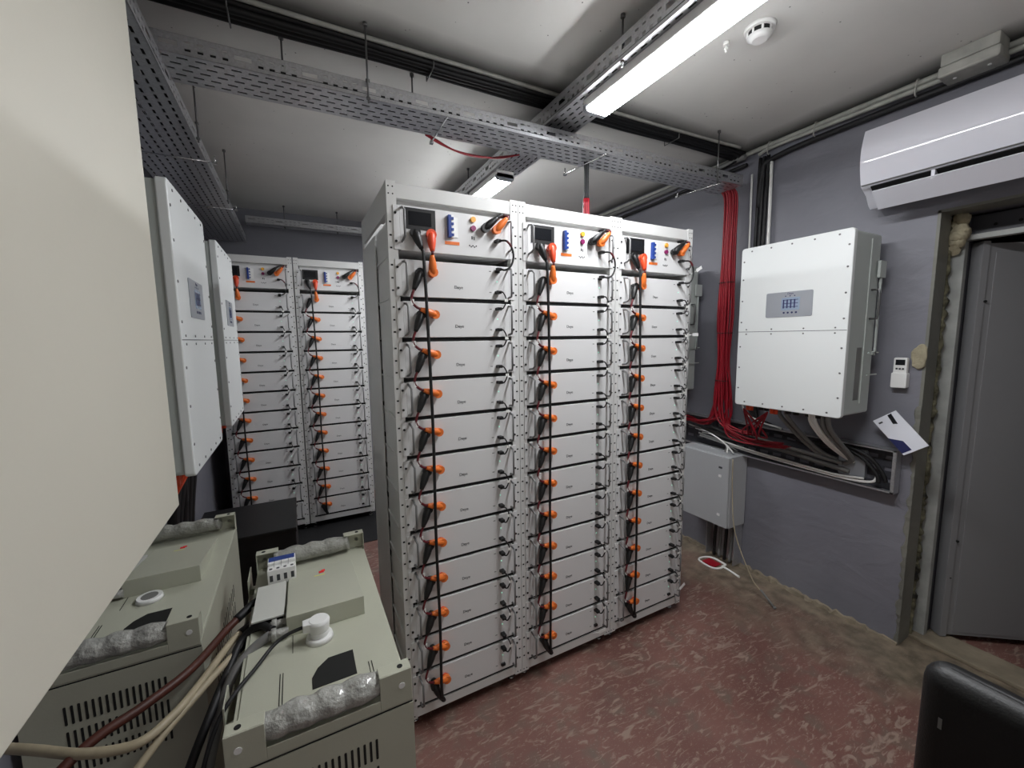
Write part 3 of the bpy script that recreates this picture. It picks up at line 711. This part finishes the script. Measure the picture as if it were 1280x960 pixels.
# ------------------------------------------------------------------ battery racks
PW, PITCH, ZT, ZB = .53, .1502, 1.904, .101
def make_rack(label, loc):
    t = thing('battery_rack', label, 'battery rack', loc, 'steel battery racks')
    D = .594; z0, z1 = .049, 2.163
    for xa, xb, xs in ((.001, .036, (.009, .024)), (PW-.036, PW-.001, (PW-.024, PW-.009))):
        m = MB(); m.box(xa, xb, 0, .032, z0, z1)
        for x in xs:
            for z in (2.143, 2.118, .062): m.cyl((x, -.0006, z), (x, .001, z), .0028, 8, mi=1)
        x = .012 if xa < .1 else PW-.012
        for k in range(13):
            for dz in (.028, .072, .118): m.box(x-.005, x+.003, -.0006, .001, ZB+k*PITCH+dz-.003, ZB+k*PITCH+dz+.003, 1)
        m.build('front_post', ['rack', 'hole'], t)
    parts(MB().box(.001, .036, D-.035, D, z0, z1).box(PW-.036, PW-.001, D-.035, D, z0, z1), 'rear_post', 'rack', t, bevel=.0015)
    MB().box(.036, PW-.036, .002, .030, 2.106, z1-.006).box(.045, PW-.045, .03, .04, 2.085, 2.112).build('top_beam', 'rack', t, bevel=.001)
    MB().box(.036, PW-.036, .002, .045, z0+.004, .092).build('bottom_beam', 'rack', t, bevel=.001)
    parts(MB().box(.036, PW-.036, D-.03, D-.002, 2.106, z1-.006).box(.036, PW-.036, D-.03, D-.002, z0+.004, .10), 'rear_beam', 'rack', t)
    m = MB()
    for x0, x1 in ((.001, .012), (PW-.012, PW-.001)): m.box(x0, x1, .032, D-.035, 2.055, z1-.003).box(x0, x1, .032, D-.035, z0, .11)
    parts(m, 'side_beam', 'rack', t)
    for x0, x1, xi in ((.002, .005, .009), (PW-.005, PW-.002, PW-.012)):
        MB().box(x0, x1, .27, D-.035, .11, 2.03).build('rear_side_panel', 'rack', t)
        m = MB().box(xi, xi+.003, .032, .262, .11, 2.03)
        for k in range(13):
            z = ZB+k*PITCH; a, b = (.003, .0095) if xi < .1 else (PW-.0095, PW-.003)
            m.prism([(.05, z), (.262, z), (.262, z+.006), (.05, z+.006)], 'x', a, b)
        m.build('front_side_panel', 'rack', t)
    for k in range(12):
        z = ZT-(k+1)*PITCH+.006; MB().box(.038, PW-.038, .006, .54, z-.0145, z-.0015).build('module_shelf', 'gap', t)
    for x, y in ((.035, .05), (PW-.035, .05), (.035, D-.05), (PW-.035, D-.05)):
        MB().cyl((x, y, 0), (x, y, .008), .016, 12).cyl((x, y, .008), (x, y, .052), .006, 8).cyl((x, y, .022), (x, y, .030), .011, 6).build('levelling_foot', 'steel', t)
    MB().box(.036, PW-.036, D-.034, D-.031, .10, 2.105).build('rear_panel', 'rack', t)
    return t

def handle_mesh(x, s, zc, h, out=.040):
    m = MB(); z0, z1 = zc-h/2, zc+h/2
    m.tube([(x, 0, z0), (x, -out+.01, z0+.004), (x+s*.004, -out, z0+.014), (x+s*.004, -out, z1-.014), (x, -out+.01, z1-.004), (x, 0, z1)], .0042, 8, smooth_path=False)
    return m
def make_module(label, group):
    """local origin: lower left front corner of the panel (x=.0 at rack's left edge), panel .139 high"""
    t = thing('battery_module', label, 'battery module', (0, 0, 0), group)
    H = PITCH-.016
    MB().box(.044, .486, -.003, .52, 0, H).build('case', 'module', t, bevel=.0015)
    parts(MB().box(.022, .044, -.004, -.0005, .002, H-.002).box(.486, .508, -.004, -.0005, .002, H-.002), 'mounting_ear', 'module', t)
    handle_mesh(.050, 1, H/2, .118).build('handle', 'handle', t); handle_mesh(.480, -1, H/2, .118).build('handle', 'handle', t)
    for x in (.029, .501):
        for z in (.03, H-.03):
            MB().cyl((x, -.0075, z), (x, -.004, z), .0045, 8).build('screw', 'black', t)
    MB().cyl((.105, -.010, .085), (.105, -.003, .085), .013, 14).build('negative_socket', 'black', t)
    MB().cyl((.155, -.010, .085), (.155, -.003, .085), .013, 14).build('positive_socket', 'redor', t)
    for z in (.112, .028):
        MB().rbox(.418, .438, -.012, -.003, z-.006, z+.006, .002, 'y', n=2).build('data_port', 'black', t)
    MB().cyl((.428, -.0045, .072), (.428, -.003, .072), .0026, 8).build('indicator_light', 'green', t)
    o = text_obj('Deye', .017, 'logo', 'ink', t, (.262, -.0035, .042))
    parts(MB().box(.393, .403, -.0034, -.003, .110, .1135).box(.393, .403, -.0034, -.003, .027, .0305), 'port_marking', 'greyc', t)
    return t

def plug_mesh(head, tip, r=.011):
    r *= 1.15
    """round socket head looking out of the panel plus a tapering boot towards tip"""
    h, e = Vector(head), Vector(tip); m = MB()
    m.cyl(h+Vector((0, .012, 0)), h+Vector((0, -.010, 0)), r*1.1, 12, r*1.25)
    d = (e-h)
    m.tube([h-d*.12, h+d*.15, h+d*.45, h+d*.72, e], [r*.8, r*1.08, r*1.02, r*.8, r*.5], 10, seg=2)
    return m
def make_jumper(label, group):
    """local origin at the upper module's origin; goes from its black socket to the orange one below"""
    t = thing('power_jumper_cable', label, 'jumper cable', (0, 0, 0), group)
    a = (.105, -.022, .085); at_ = (.078, -.036, .022); b = (.158, -.022, .085-PITCH); bt = (.100, -.034, .104-PITCH)
    plug_mesh(a, at_, .0125).build('black_plug', 'black', t)
    plug_mesh(b, bt, .0115).build('orange_plug', 'orange', t)
    MB().tube([at_, (.070, -.038, .004), (.067, -.038, -.012), (.073, -.038, -.028), (.086, -.036, -.040), bt], .0048, 8).build('cord', 'dred', t)
    MB().box(-.006, .006, -.0015, .0015, -.010, .010).build('marker_sleeve', 'white', t, loc=(.070, -.0405, -.022))
    return t
def make_patch(label, group):
    """short data lead from the lower port of a module to the top port of the one below"""
    t = thing('data_patch_cable', label, 'patch cable', (0, 0, 0), group)
    z0, z1 = .028, .112-PITCH
    MB().box(.419, .437, -.030, -.010, z0-.006, z0+.007).build('upper_plug', 'black', t, bevel=.002)
    MB().box(.419, .437, -.030, -.010, z1-.006, z1+.007).build('lower_plug', 'black', t, bevel=.002)
    MB().tube([(.428, -.030, z0), (.436, -.044, z0-.003), (.446, -.050, (z0+z1)/2), (.436, -.044, z1+.003), (.428, -.030, z1)], .0028, 8).build('cord', 'rubber', t)
    MB().box(.438, .452, -.0525, -.0505, (z0+z1)/2-.006, (z0+z1)/2+.005).build('cable_marker', 'whitec', t)
    return t
def make_control(label, group):
    t = thing('control_module', label, 'control module', (0, 0, 0), group)
    H = .158
    MB().box(.044, .486, -.003, .50, 0, H).build('case', 'module', t, bevel=.0015)
    parts(MB().box(.022, .044, -.004, -.0005, .002, H-.002).box(.486, .508, -.004, -.0005, .002, H-.002), 'mounting_ear', 'module', t)
    handle_mesh(.050, 1, H/2+.01, .118, .036).build('handle', 'handle', t); handle_mesh(.484, -1, H/2+.01, .118, .036).build('handle', 'handle', t)
    for x in (.029, .501):
        for z in (.03, H-.03): MB().cyl((x, -.0075, z), (x, -.004, z), .0045, 8).build('screw', 'black', t)
    s = MB().box(.061, .176, -.006, -.003, .078, .152).build('display', 'black', t)
    MB().box(.076, .160, -.0075, -.006, .092, .140).build('display_glass', 'screen', s)
    b = MB().box(.222, .234, -.020, -.003, .060, .142).build('breaker', 'blue', t, bevel=.001)
    m = MB(); m.box(.234, .246, -.014, -.003, .060, .142); m.box(.248, .264, -.006, -.003, .064, .138)
    m.build('breaker_body', 'white', b)
    m = MB()
    for k in range(4): m.box(.236, .244, -.018, -.014, .066+k*.020, .075+k*.020)
    m.build('breaker_toggle', 'blue', b)
    MB().box(.212, .270, -.0042, -.003, .036, .048).build('warning_sticker', 'orange', t)
    MB().cyl((.327, -.012, .138), (.327, -.003, .138), .0105, 16).build('yellow_button', 'yellow', t)
    MB().cyl((.327, -.012, .105), (.327, -.003, .105), .0105, 16).build('magenta_button', 'purple', t)
    m = MB(); m.box(.320, .326, -.0036, -.003, .064, .076).box(.330, .334, -.0036, -.003, .062, .074)
    for k in range(5): m.cyl((.312+k*.007, -.004, .040-.004*(k % 2)), (.312+k*.007, -.003, .040-.004*(k % 2)), .003, 6)
    m.build('small_ports', 'ink', t)
    MB().cyl((.093, -.010, .060), (.093, -.003, .060), .013, 12).build('negative_socket', 'black', t)
    MB().cyl((.152, -.010, .058), (.152, -.003, .058), .013, 12).build('positive_socket', 'redor', t)
    MB().cyl((.372, -.010, .108), (.372, -.003, .108), .012, 12).build('output_negative_socket', 'black', t)
    MB().cyl((.420, -.010, .106), (.420, -.003, .106), .012, 12).build('output_positive_socket', 'redor', t)
    MB().rbox(.418, .438, -.012, -.003, .058, .070, .002, 'y', n=2).build('data_port', 'black', t)
    return t
def make_topset(group):
    """leads of the control module; local origin at the control module's origin"""
    T = []
    t = thing('main_negative_cable', '', 'power cable', (0, 0, 0), group)       # long black lead down to the lowest module
    plug_mesh((.093, -.022, .062), (.112, -.036, .004), .0135).build('upper_plug', 'black', t)
    zl = ZB-(ZT+.021)+.085
    plug_mesh((.105, -.022, zl), (.128, -.034, zl-.062), .0125).build('lower_plug', 'black', t)
    MB().tube([(.112, -.036, .004), (.117, -.042, -.04), (.124, -.044, -.35), (.129, -.044, -.7), (.126, -.045, -1.1), (.130, -.045, -1.45), (.128, -.045, zl-.01), (.136, -.044, zl-.055), (.140, -.040, zl-.068), (.134, -.036, zl-.070), (.128, -.034, zl-.062)], .0058, 8).build('cord', 'rubber', t)
    T.append(t)
    t = thing('main_positive_lead', '', 'power cable', (0, 0, 0), group)
    plug_mesh((.152, -.022, .060), (.152, -.036, -.002), .0135).build('upper_plug', 'redor', t)
    zl = -.021-.012-.139+.012+.085
    plug_mesh((.155, -.022, zl), (.150, -.036, zl+.060), .0125).build('lower_plug', 'orange', t)
    MB().tube([(.152, -.036, -.002), (.151, -.040, -.01), (.150, -.036, zl+.060)], .005, 8).build('cord', 'dred', t)
    T.append(t)
    t = thing('output_cable_pair', '', 'power cable', (0, 0, 0), group)
    plug_mesh((.372, -.022, .108), (.420, -.034, .150), .0125).build('black_plug', 'black', t)
    plug_mesh((.420, -.022, .106), (.462, -.034, .152), .0125).build('orange_plug', 'orange', t)
    MB().tube([(.420, -.034, .150), (.440, -.030, .162), (.455, .0, .170), (.45, .06, .176), (.45, .2, .20)], .0055, 8).build('black_cord', 'rubber', t)
    MB().tube([(.462, -.034, .152), (.470, -.025, .162), (.472, .01, .171), (.465, .06, .178), (.46, .2, .20)], .0055, 8).build('red_cord', 'dred', t)
    T.append(t)
    t = thing('data_link_cable', '', 'patch cable', (0, 0, 0), group)
    zl = -.021-.139+.001+.112
    MB().box(.419, .437, -.032, -.010, .058, .071).build('upper_plug', 'black', t, bevel=.002)
    MB().box(.419, .437, -.032, -.010, zl-.006, zl+.007).build('lower_plug', 'black', t, bevel=.002)
    MB().tube([(.430, -.032, .064), (.452, -.050, .060), (.473, -.052, .035), (.480, -.052, .0), (.468, -.052, -.035), (.446, -.048, zl-.004), (.430, -.032, zl)], .004, 8).build('cord', 'rubber', t)
    MB().tube([(.452, -.050, .060), (.463, -.0525, .050), (.471, -.052, .039)], .0046, 8).build('red_sleeve', 'dred', t)
    T.append(t)
    return T

RACKS = [('nearest rack', (0, 0, 0), 1.0), ('middle near rack', (.53, 0, 0), 1.0), ('right near rack', (1.06, 0, 0), 1.0),
         ('far left rack', (-.828, 2.226, 0), 1.045), ('far right rack', (-.292, 2.226, 0), 1.045)]
RL = ['tall light grey battery rack nearest the camera, leftmost of the three near racks', 'tall battery rack between the other two near racks', 'tall battery rack nearest the right wall',
      'battery rack at the back, beside the far white inverter', 'battery rack at the back, partly behind the nearest rack']
P = {}
for ri, (rn, rl, sc) in enumerate(RACKS):
    def put(key, maker, off, label, group):
        loc = Vector(rl)+Vector((off[0], off[1], off[2]*sc))
        if key not in P:
            o = maker(); o.location = loc; P[key] = o
            CH[o.name] = [(c, list(c.children)) for c in o.children]
        else: o = dup(P[key], loc, label)
        o['label'] = label; o['group'] = group; o.scale.z = sc
        return o
    put('rack', lambda: make_rack('', (0, 0, 0)), (0, 0, 0), RL[ri], 'steel battery racks')
    zc = ZT+.021
    put('ctl', lambda: make_control('', ''), (0, 0, zc), 'control module with small dark display at the top of the '+rn, 'control modules of the racks')
    for i in range(12):
        z = ZT-(i+1)*PITCH+.006
        put('mod', lambda: make_module('', ''), (0, 0, z), '%s battery module of the %s' % (ORD[i], rn), 'battery modules of the '+rn)
        if i < 11:
            put('jmp', lambda: make_jumper('', ''), (0, 0, z), 'jumper cable below the %s battery module of the %s' % (ORD[i], rn), 'jumper cables of the '+rn)
            put('pat', lambda: make_patch('', ''), (0, 0, z), 'data lead below the %s battery module of the %s' % (ORD[i], rn), 'data leads of the '+rn)
    if 'top' not in P:
        P['top'] = make_topset('rack leads'); src = P['top']
        for o in src: CH[o.name] = [(c, []) for c in o.children]; o.location = Vector(rl)+Vector((0, 0, zc*sc)); o.scale.z = sc
        cur = src
    else: cur = [dup(o, Vector(rl)+Vector((0, 0, zc*sc)), '') for o in P['top']]
    for o, l in zip(cur, ('long black cable running down the front of the ', 'orange-plugged lead between control module and topmost battery of the ', 'black and orange plugs at the upper right of the ', 'curved data lead at the upper right of the ')):
        o['label'] = l+rn; o['group'] = 'leads of the control modules'; o.scale.z = sc
# a few white cable tags that stick out at the right rack
for k, (p, r, l) in enumerate((((1.585, -.05, 1.952), .5, 'white label tag at the upper right corner of the right-hand near rack'), ((1.575, -.05, 1.61), 0, 'white label tag beside the second battery module of the right-hand near rack'),
                               ((1.545, -.05, .19), .5, 'white label tag at the bottom of the right-hand near rack'), ((.97, -.045, .125), .1, 'white label tag lying along the bottom of the middle near rack'))):
    m = MB().box(-.022, .022, -.001, .001, -.008, .008).cyl((-.022, 0, 0), (-.045, .02, -.004), .0015, 6)
    o = m.build('label_tag', 'white', loc=p); o.rotation_euler.y = -r; tag(o, l, 'label tag', 'white cable label tags')
# ------------------------------------------------------------------ cables over the middle rack
t = thing('hanging_cable_bundle', 'dark cables with red lower ends dropping from the long tray behind the middle near rack', 'cable bundle', (1.115, .30, 2.10))
m = MB(); m2 = MB()
for i in range(6):
    a = i*PI/3; dx, dy = .011*math.cos(a), .011*math.sin(a)
    m.tube([(dx, dy, .46), (dx*.7, dy*.7, .34), (dx*1.2, dy, .20), (dx, dy, .22)], .0055, 6)
    m2.tube([(dx, dy, .24), (dx*1.1, dy*1.1, .08), (dx*1.2, dy*1.2, 0), (dx*1.2, dy*1.2, -.1)], .0075, 6)
parts(m, 'black_cable', 'rubber', t); parts(m2, 'red_cable', 'red', t)

# ------------------------------------------------------------------ red riser on the right wall
t = thing('red_cable_bundle', 'thick bundle of red cables dropping from the long tray to below the right wall inverter', 'cable bundle', (2.24, .245, 0))
for i in range(26):
    a = i*2.4; rr = .005+.0068*math.sqrt(i); dx, dy = rr*math.cos(a)*.8, rr*math.sin(a)*1.15
    w = lambda s: random.uniform(-s, s)
    pts = [(dx-.06, dy+.03, 2.56), (dx-.02, dy+.01, 2.53), (dx, dy, 2.45), (dx*1.1+w(.004), dy*1.1+w(.006), 2.1), (dx+w(.004), dy*1.25+w(.006), 1.75), (dx*.9+w(.003), dy*.9+w(.004), 1.45), (dx+w(.004), dy*1.5+w(.01), 1.22)]
    if i % 3 == 0: pts += [(dx, dy*1.5+.03, 1.06), (dx, .12+w(.02), .99+w(.02)), (dx, .30+w(.02), .99+w(.02)), (dx, .62, 1.03+w(.02))]
    elif i % 3 == 1: pts += [(dx, dy*1.5-.02, 1.05), (dx, -.10+w(.02), .95+w(.02)), (dx, -.26+w(.04), .93+w(.015)), (dx+.02, -.42+w(.03), .94+w(.01))]
    else: pts += [(dx, dy*1.5-.01, 1.08), (dx, -.06+w(.03), .99+w(.02)), (dx-.02, -.16-.006*i, .965+w(.02)), (dx-.10, -.215-.006*i, 1.02), (2.045-2.24, -.245+(-.02 if i % 2 else -.16)-.018, 1.165)]
    MB().tube(pts, .0052, 7, seg=5).build('cable', 'red', t)
m = MB()
for z in (1.95, 1.62, 1.30):
    m.tube([(.036*math.cos(a*PI/8), .05*math.sin(a*PI/8), z) for a in range(17)], .0025, 6, seg=1)
parts(m, 'cable_tie', 'black', t)
wallrun([(2.325, .165, 2.62), (2.325, .16, 2.2), (2.325, .155, 1.6), (2.32, .15, 1.15), (2.31, .05, 1.06), (2.30, -.12, 1.03)], .006, 'whitec', 'white_cable', 'white cable running down beside the red bundle', 'cable')
for k in range(3):
    wallrun([(2.325, .115-.025*k, 2.70), (2.325, .12-.025*k, 2.3), (2.325, .125-.025*k, 1.6), (2.32, .10-.02*k, 1.12), (2.31, -.05, 1.04-.01*k), (2.31, -.3, .97)], .010, 'rubber', 'black_cable', ['black cable between red bundle and white conduit, nearest the red bundle', 'middle one of the black cables going down beside the red bundle', 'black cable right beside the white conduit'][k], 'cable', 'black cables beside the red bundle')
wallrun([(2.325, .045, 2.66), (2.325, .04, 2.2), (2.325, .04, 1.2)], .009, 'whitec', 'conduit', 'thin white conduit going down behind the right wall inverter')
wallrun([(2.30, .33, 2.45), (2.30, .325, 1.9), (2.30, .32, 1.1), (2.29, .25, 1.0)], .004, 'whitec', 'white_cable', 'thin white wire on the rack side of the red bundle', 'cable')

# wall-mounted trunking open to the room, under the inverter
t = thing('wall_trunking', 'open galvanised trunking on the right wall below the inverter, full of cables', 'trunking', (XR, -.675, .80), rotz=0)
Lt, Ht, Dt = 1.35, .225, .062
m = MB(); slotted_plate(m, Lt, Ht, [.05, .11, .17], .05, .03, .02, lambda u, v, w: (-.004-w, u, v), stagger=False); m.build('back_plate', 'jambd', t)
m = MB().box(-Dt, -.003, 0, Lt, 0, .0025).box(-Dt, -Dt+.002, 0, Lt, 0, .010); m.build('lower_flange', 'galv', t)
m = MB().box(-Dt, -.003, 0, Lt, Ht-.0025, Ht).box(-Dt, -Dt+.002, 0, Lt, Ht-.010, Ht); m.build('upper_flange', 'galv', t)
MB().box(-Dt, -.003, -.0025, 0, 0, Ht).box(-Dt, -Dt+.002, -.001, .012, 0, Ht).build('end_plate', 'galv', t)
MB().rbox(-.035, -.006, .13, .25, .035, .19, .012, 'x').build('cover_box', 'panelgrey', t)
def tr_cable(pts, r, m, label, grp='cables lying in the wall trunking'):
    tag(MB().tube(pts, r, 8).build('trunking_cable', m), label, 'cable', grp)
tr_cable([(2.09, -.215, 1.19), (2.10, -.225, 1.14), (2.20, -.28, 1.02), (2.295, -.33, .93), (2.31, -.40, .90)], .011, 'greyc', 'grey cable from the middle of the inverter down into the trunking')
tr_cable([(2.09, -.255, 1.19), (2.10, -.262, 1.14), (2.20, -.31, 1.02), (2.29, -.35, .94), (2.31, -.42, .91)], .011, 'greyc', 'second grey cable from the middle of the inverter into the trunking')
for k in range(3): tr_cable([(2.08, -.375-.012*k, 1.19), (2.09, -.385-.012*k, 1.13), (2.17, -.42-.012*k, 1.03), (2.27, -.46-.008*k, .95), (2.30, -.50, .92)], .0085, 'whitec', ['left', 'middle', 'right'][k]+' one of three white cables under the right half of the inverter')
for k in range(2): tr_cable([(2.09, -.43-.025*k, 1.19), (2.10, -.44-.025*k, 1.12), (2.18, -.465-.02*k, 1.03), (2.28, -.49-.01*k, .94), (2.30, -.46, .90)], .012, 'greyc', ['thick grey cable next to the three white ones', 'thick grey cable under the right end of the inverter'][k])
tr_cable([(2.305, .45, .87), (2.300, .1, .84), (2.296, -.2, .826), (2.296, -.45, .820), (2.30, -.58, .835), (2.315, -.60, .88)], .007, 'whitec', 'white cable along the lower edge of the trunking')
tr_cable([(2.29, .45, .89), (2.288, .1, .855), (2.288, -.2, .84), (2.288, -.42, .832), (2.295, -.55, .845)], .006, 'whitec', 'thinner white cable above the lower edge of the trunking')
tr_cable([(2.31, .5, .93), (2.30, .2, .90), (2.30, -.1, .90), (2.30, -.3, .88), (2.31, -.48, .86)], .014, 'greyc', 'thick grey cable lying along the middle of the trunking')
tr_cable([(2.31, .3, .97), (2.29, .1, .95), (2.285, -.1, .93), (2.29, -.3, .915), (2.30, -.45, .90)], .012, 'greyc', 'grey cable lying just above the thick one in the trunking')
tr_cable([(2.30, -.30, .99), (2.29, -.45, 1.00), (2.29, -.56, .97), (2.30, -.62, .90), (2.30, -.64, .85)], .010, 'rubber', 'black cable arching over at the right end of the trunking')
tr_cable([(2.30, -.30, .97), (2.29, -.45, .985), (2.295, -.54, .95), (2.30, -.60, .88), (2.30, -.61, .84)], .010, 'rubber', 'inner black cable arching at the right end of the trunking')
tr_cable([(2.28, .6, 1.0), (2.25, .3, .96), (2.26, .15, .93), (2.28, .0, .93)], .012, 'rubber', 'black cable above the small grey cabinet')
for k in range(6):
    x0 = 2.20+.018*k
    tr_cable([(x0, .16+.03*math.sin(k*2), .82), (x0+.005, .17+.02*k, .87), (x0+.01, .28+.03*k, .92), (2.29, .42+.03*k, .90+.01*k)], .005, 'whitec' if k % 2 == 0 else 'greyc', 'thin %s entering the top of the small grey cabinet, %s from its wall side' % ('white wire' if k % 2 == 0 else 'grey wire', ['sixth', 'fifth', 'fourth', 'third', 'second', 'first'][k]), 'wires entering the small grey cabinet')

# small grey cabinet on the wall
t = thing('grey_wall_cabinet', 'small grey wall cabinet below the red cables, beside the right-hand near rack', 'wall cabinet', (2.15, .105, .315))
MB().box(.02, .19, 0, .40, 0, .49).build('housing', 'greybox', t, bevel=.004)
MB().box(0, .022, .003, .397, .003, .487).build('door', 'greybox', t, bevel=.004)
m = MB().box(-.002, .0005, .05, .075, .405, .418).build('lock', 'ink', t)
MB().rbox(-.003, .0005, .052, .074, .345, .362, .004, 'x').build('lock', 'white', t)
MB().rbox(-.003, .0005, .052, .074, .075, .092, .004, 'x').build('lock', 'white', t)
t = thing('cable_duct', 'short open cable duct on the wall between the small grey cabinet and the floor', 'cable duct', (2.27, .14, .02))
MB().box(.055, .073, -.02, .19, 0, .32).box(-.01, .073, -.022, -.018, 0, .32).box(-.01, .073, .188, .192, 0, .32).build('channel', 'galv', t)
for k in range(4): MB().tube([(.03, .02+k*.04, .31), (.025, .02+k*.042, .15), (.02, .025+k*.04, .0)], .011, 8).build('cable', 'rubber' if k % 2 else 'greyc', t)
m = MB().tube([(0, 0, .006), (.0, .10, .006), (-.05, .14, .006), (-.11, .13, .006), (-.12, .03, .006), (-.08, -.01, .006), (0, 0, .006)], .007, 8)
t = thing('looped_cord', 'loop of white cord around a red scrap on the floor below the small grey cabinet', 'cord', (2.26, .17, 0))
m.build('cord', 'whitec', t); MB().box(-.10, -.02, .02, .115, .001, .006).build('red_scrap', 'red', t)
tag(MB().tube([(0, 0, .006), (-.01, -.07, .008), (-.02, -.14, .006)], .007, 8).build('cord_end', 'whitec', loc=(2.22, .17, 0)), 'short white cord end lying on the floor by the wall', 'cord')
tag(MB().tube([(2.16, .09, .80), (2.14, .07, .6), (2.11, .02, .35), (2.10, -.10, .12), (2.095, -.17, .06), (2.089, -.25, .01)], .0035, 6).build('thin_wire', 'beige'), 'thin wire hanging from the small grey cabinet down to the floor', 'wire')
tag(MB().cyl((2.095, -.17, .065), (2.086, -.258, .008), .006, 8).cyl((2.086, -.258, .008), (2.084, -.268, .004), .009, 8).build('wire_end_probe', 'greyc'), 'dark tip of the thin wire resting on the floor', 'wire tip')

# remote control, foam patch, booklet
t = thing('remote_control', 'white remote control in a holder on the wall right of the inverter', 'remote control', (XR, -.647, 1.40))
MB().rbox(-.030, -.008, -.026, .026, -.055, .085, .008, 'x').build('remote_body', 'white', t, bevel=.002)
MB().rbox(-.036, .0, -.030, .030, -.064, .010, .006, 'x').build('holder', 'white', t, bevel=.002)
MB().box(-.0312, -.0295, -.018, .018, .048, .075).build('display', 'screen', t)
m = MB()
for y in (-.012, 0, .012): m.box(-.0315, -.0295, y-.004, y+.004, .026, .034)
parts(m, 'button', 'ink', t)
m = MB(); pts = []
for k in range(18):
    a = 2*PI*k/18; r = random.uniform(.85, 1.12); pts.append((-.707+.030*r*math.cos(a), 1.487+.066*r*math.sin(a)))
m.prism(pts, 'x', XR-.014, XR-.001); tag(m.build('foam_patch', 'foam', bevel=.006), 'rounded patch of cream filler foam on the wall edge beside the remote control', 'foam patch')
t = thing('printed_booklet', 'white printed booklet with a dark blue corner resting on the trunking by the doorway', 'booklet', (2.262, -.71, 1.015))
A, B, C_, D_ = Vector((0, 0, 0)), Vector((0, .136, .145)), Vector((0, -.001, .223)), Vector((0, -.083, .066))
def q(a, b): return A+(B-A)*a+(D_-A)*b            # a along one side, b along the other
def sheet(poly, x0, x1, name, m):
    mb = MB(); n = len(poly); pv = [q(*p) for p in poly]
    vs = [v+Vector((x0+.10*v.z, 0, 0)) for v in pv]+[v+Vector((x1+.10*v.z, 0, 0)) for v in pv]
    mb.add(vs, [tuple(range(n)), tuple(range(n, 2*n))[::-1]]+[(i, (i+1) % n, n+(i+1) % n, n+i) for i in range(n)]); return mb.build(name, m, t)
sheet([(0, 0), (1, 0), (1, 1), (0, 1)], 0, .004, 'pages', 'paper')
sheet([(.05, 0), (.48, 0), (.30, .38), (.05, .40)], -.001, .0, 'blue_band', 'dblue')
sheet([(.74, .55), (.98, .62), (.98, .78), (.70, .70)], -.001, .0, 'dark_stripe', 'screen')
sheet([(.86, .12), (.90, .12), (.90, .28), (.86, .28)], -.001, .0, 'small_print', 'ink')

# ------------------------------------------------------------------ chair in the right foreground
t = thing('office_chair', 'black leather office chair back in the bottom right corner', 'chair', (.98, -1.52, 0))
def pad(x0, x1, y0, y1, z0, z1, b, name, tilt=0):
    o = MB().box(x0, x1, y0, y1, z0, z1).build(name, 'leather', t)
    md = o.modifiers.new('bevel', 'BEVEL'); md.width = b; md.segments = 5; md.limit_method = 'ANGLE'
    for p in o.data.polygons: p.use_smooth = True
    return o
bk = pad(-.325, -.255, -.245, .245, .50, 1.01, .033, 'backrest')
for v in bk.data.vertices:
    v.co.x -= (v.co.z-.5)*0.0
MB().tube([(-.293, -.236, .52), (-.293, -.240, .96), (-.293, -.21, 1.006), (-.293, .21, 1.006), (-.293, .240, .96), (-.293, .236, .52)], .006, 8, smooth_path=False).build('piping', 'leather', t)
MB().box(-.3262, -.3245, .208, .213, .905, .925).build('worn_patch', 'greyc', t)
pad(-.24, .25, -.25, .25, .42, .50, .03, 'seat')
MB().box(-.30, -.05, -.04, .04, .38, .42).box(-.30, -.26, -.04, .04, .38, .60).build('back_bracket', 'black', t)
MB().cyl((0, 0, .10), (0, 0, .42), .028, 16).build('gas_lift', 'black', t)
for k in range(5):
    a = 2*PI*k/5; c, s = math.cos(a), math.sin(a)
    l = MB().tube([(0, 0, .11), (.15*c, .15*s, .10), (.28*c, .28*s, .075)], [.024, .02, .015], 8).build('base_leg', 'black', t)
    MB().cyl((.28*c-.012*s, .28*s+.012*c, .027), (.28*c+.012*s, .28*s-.012*c, .027), .026, 14).build('caster', 'rubber', l)
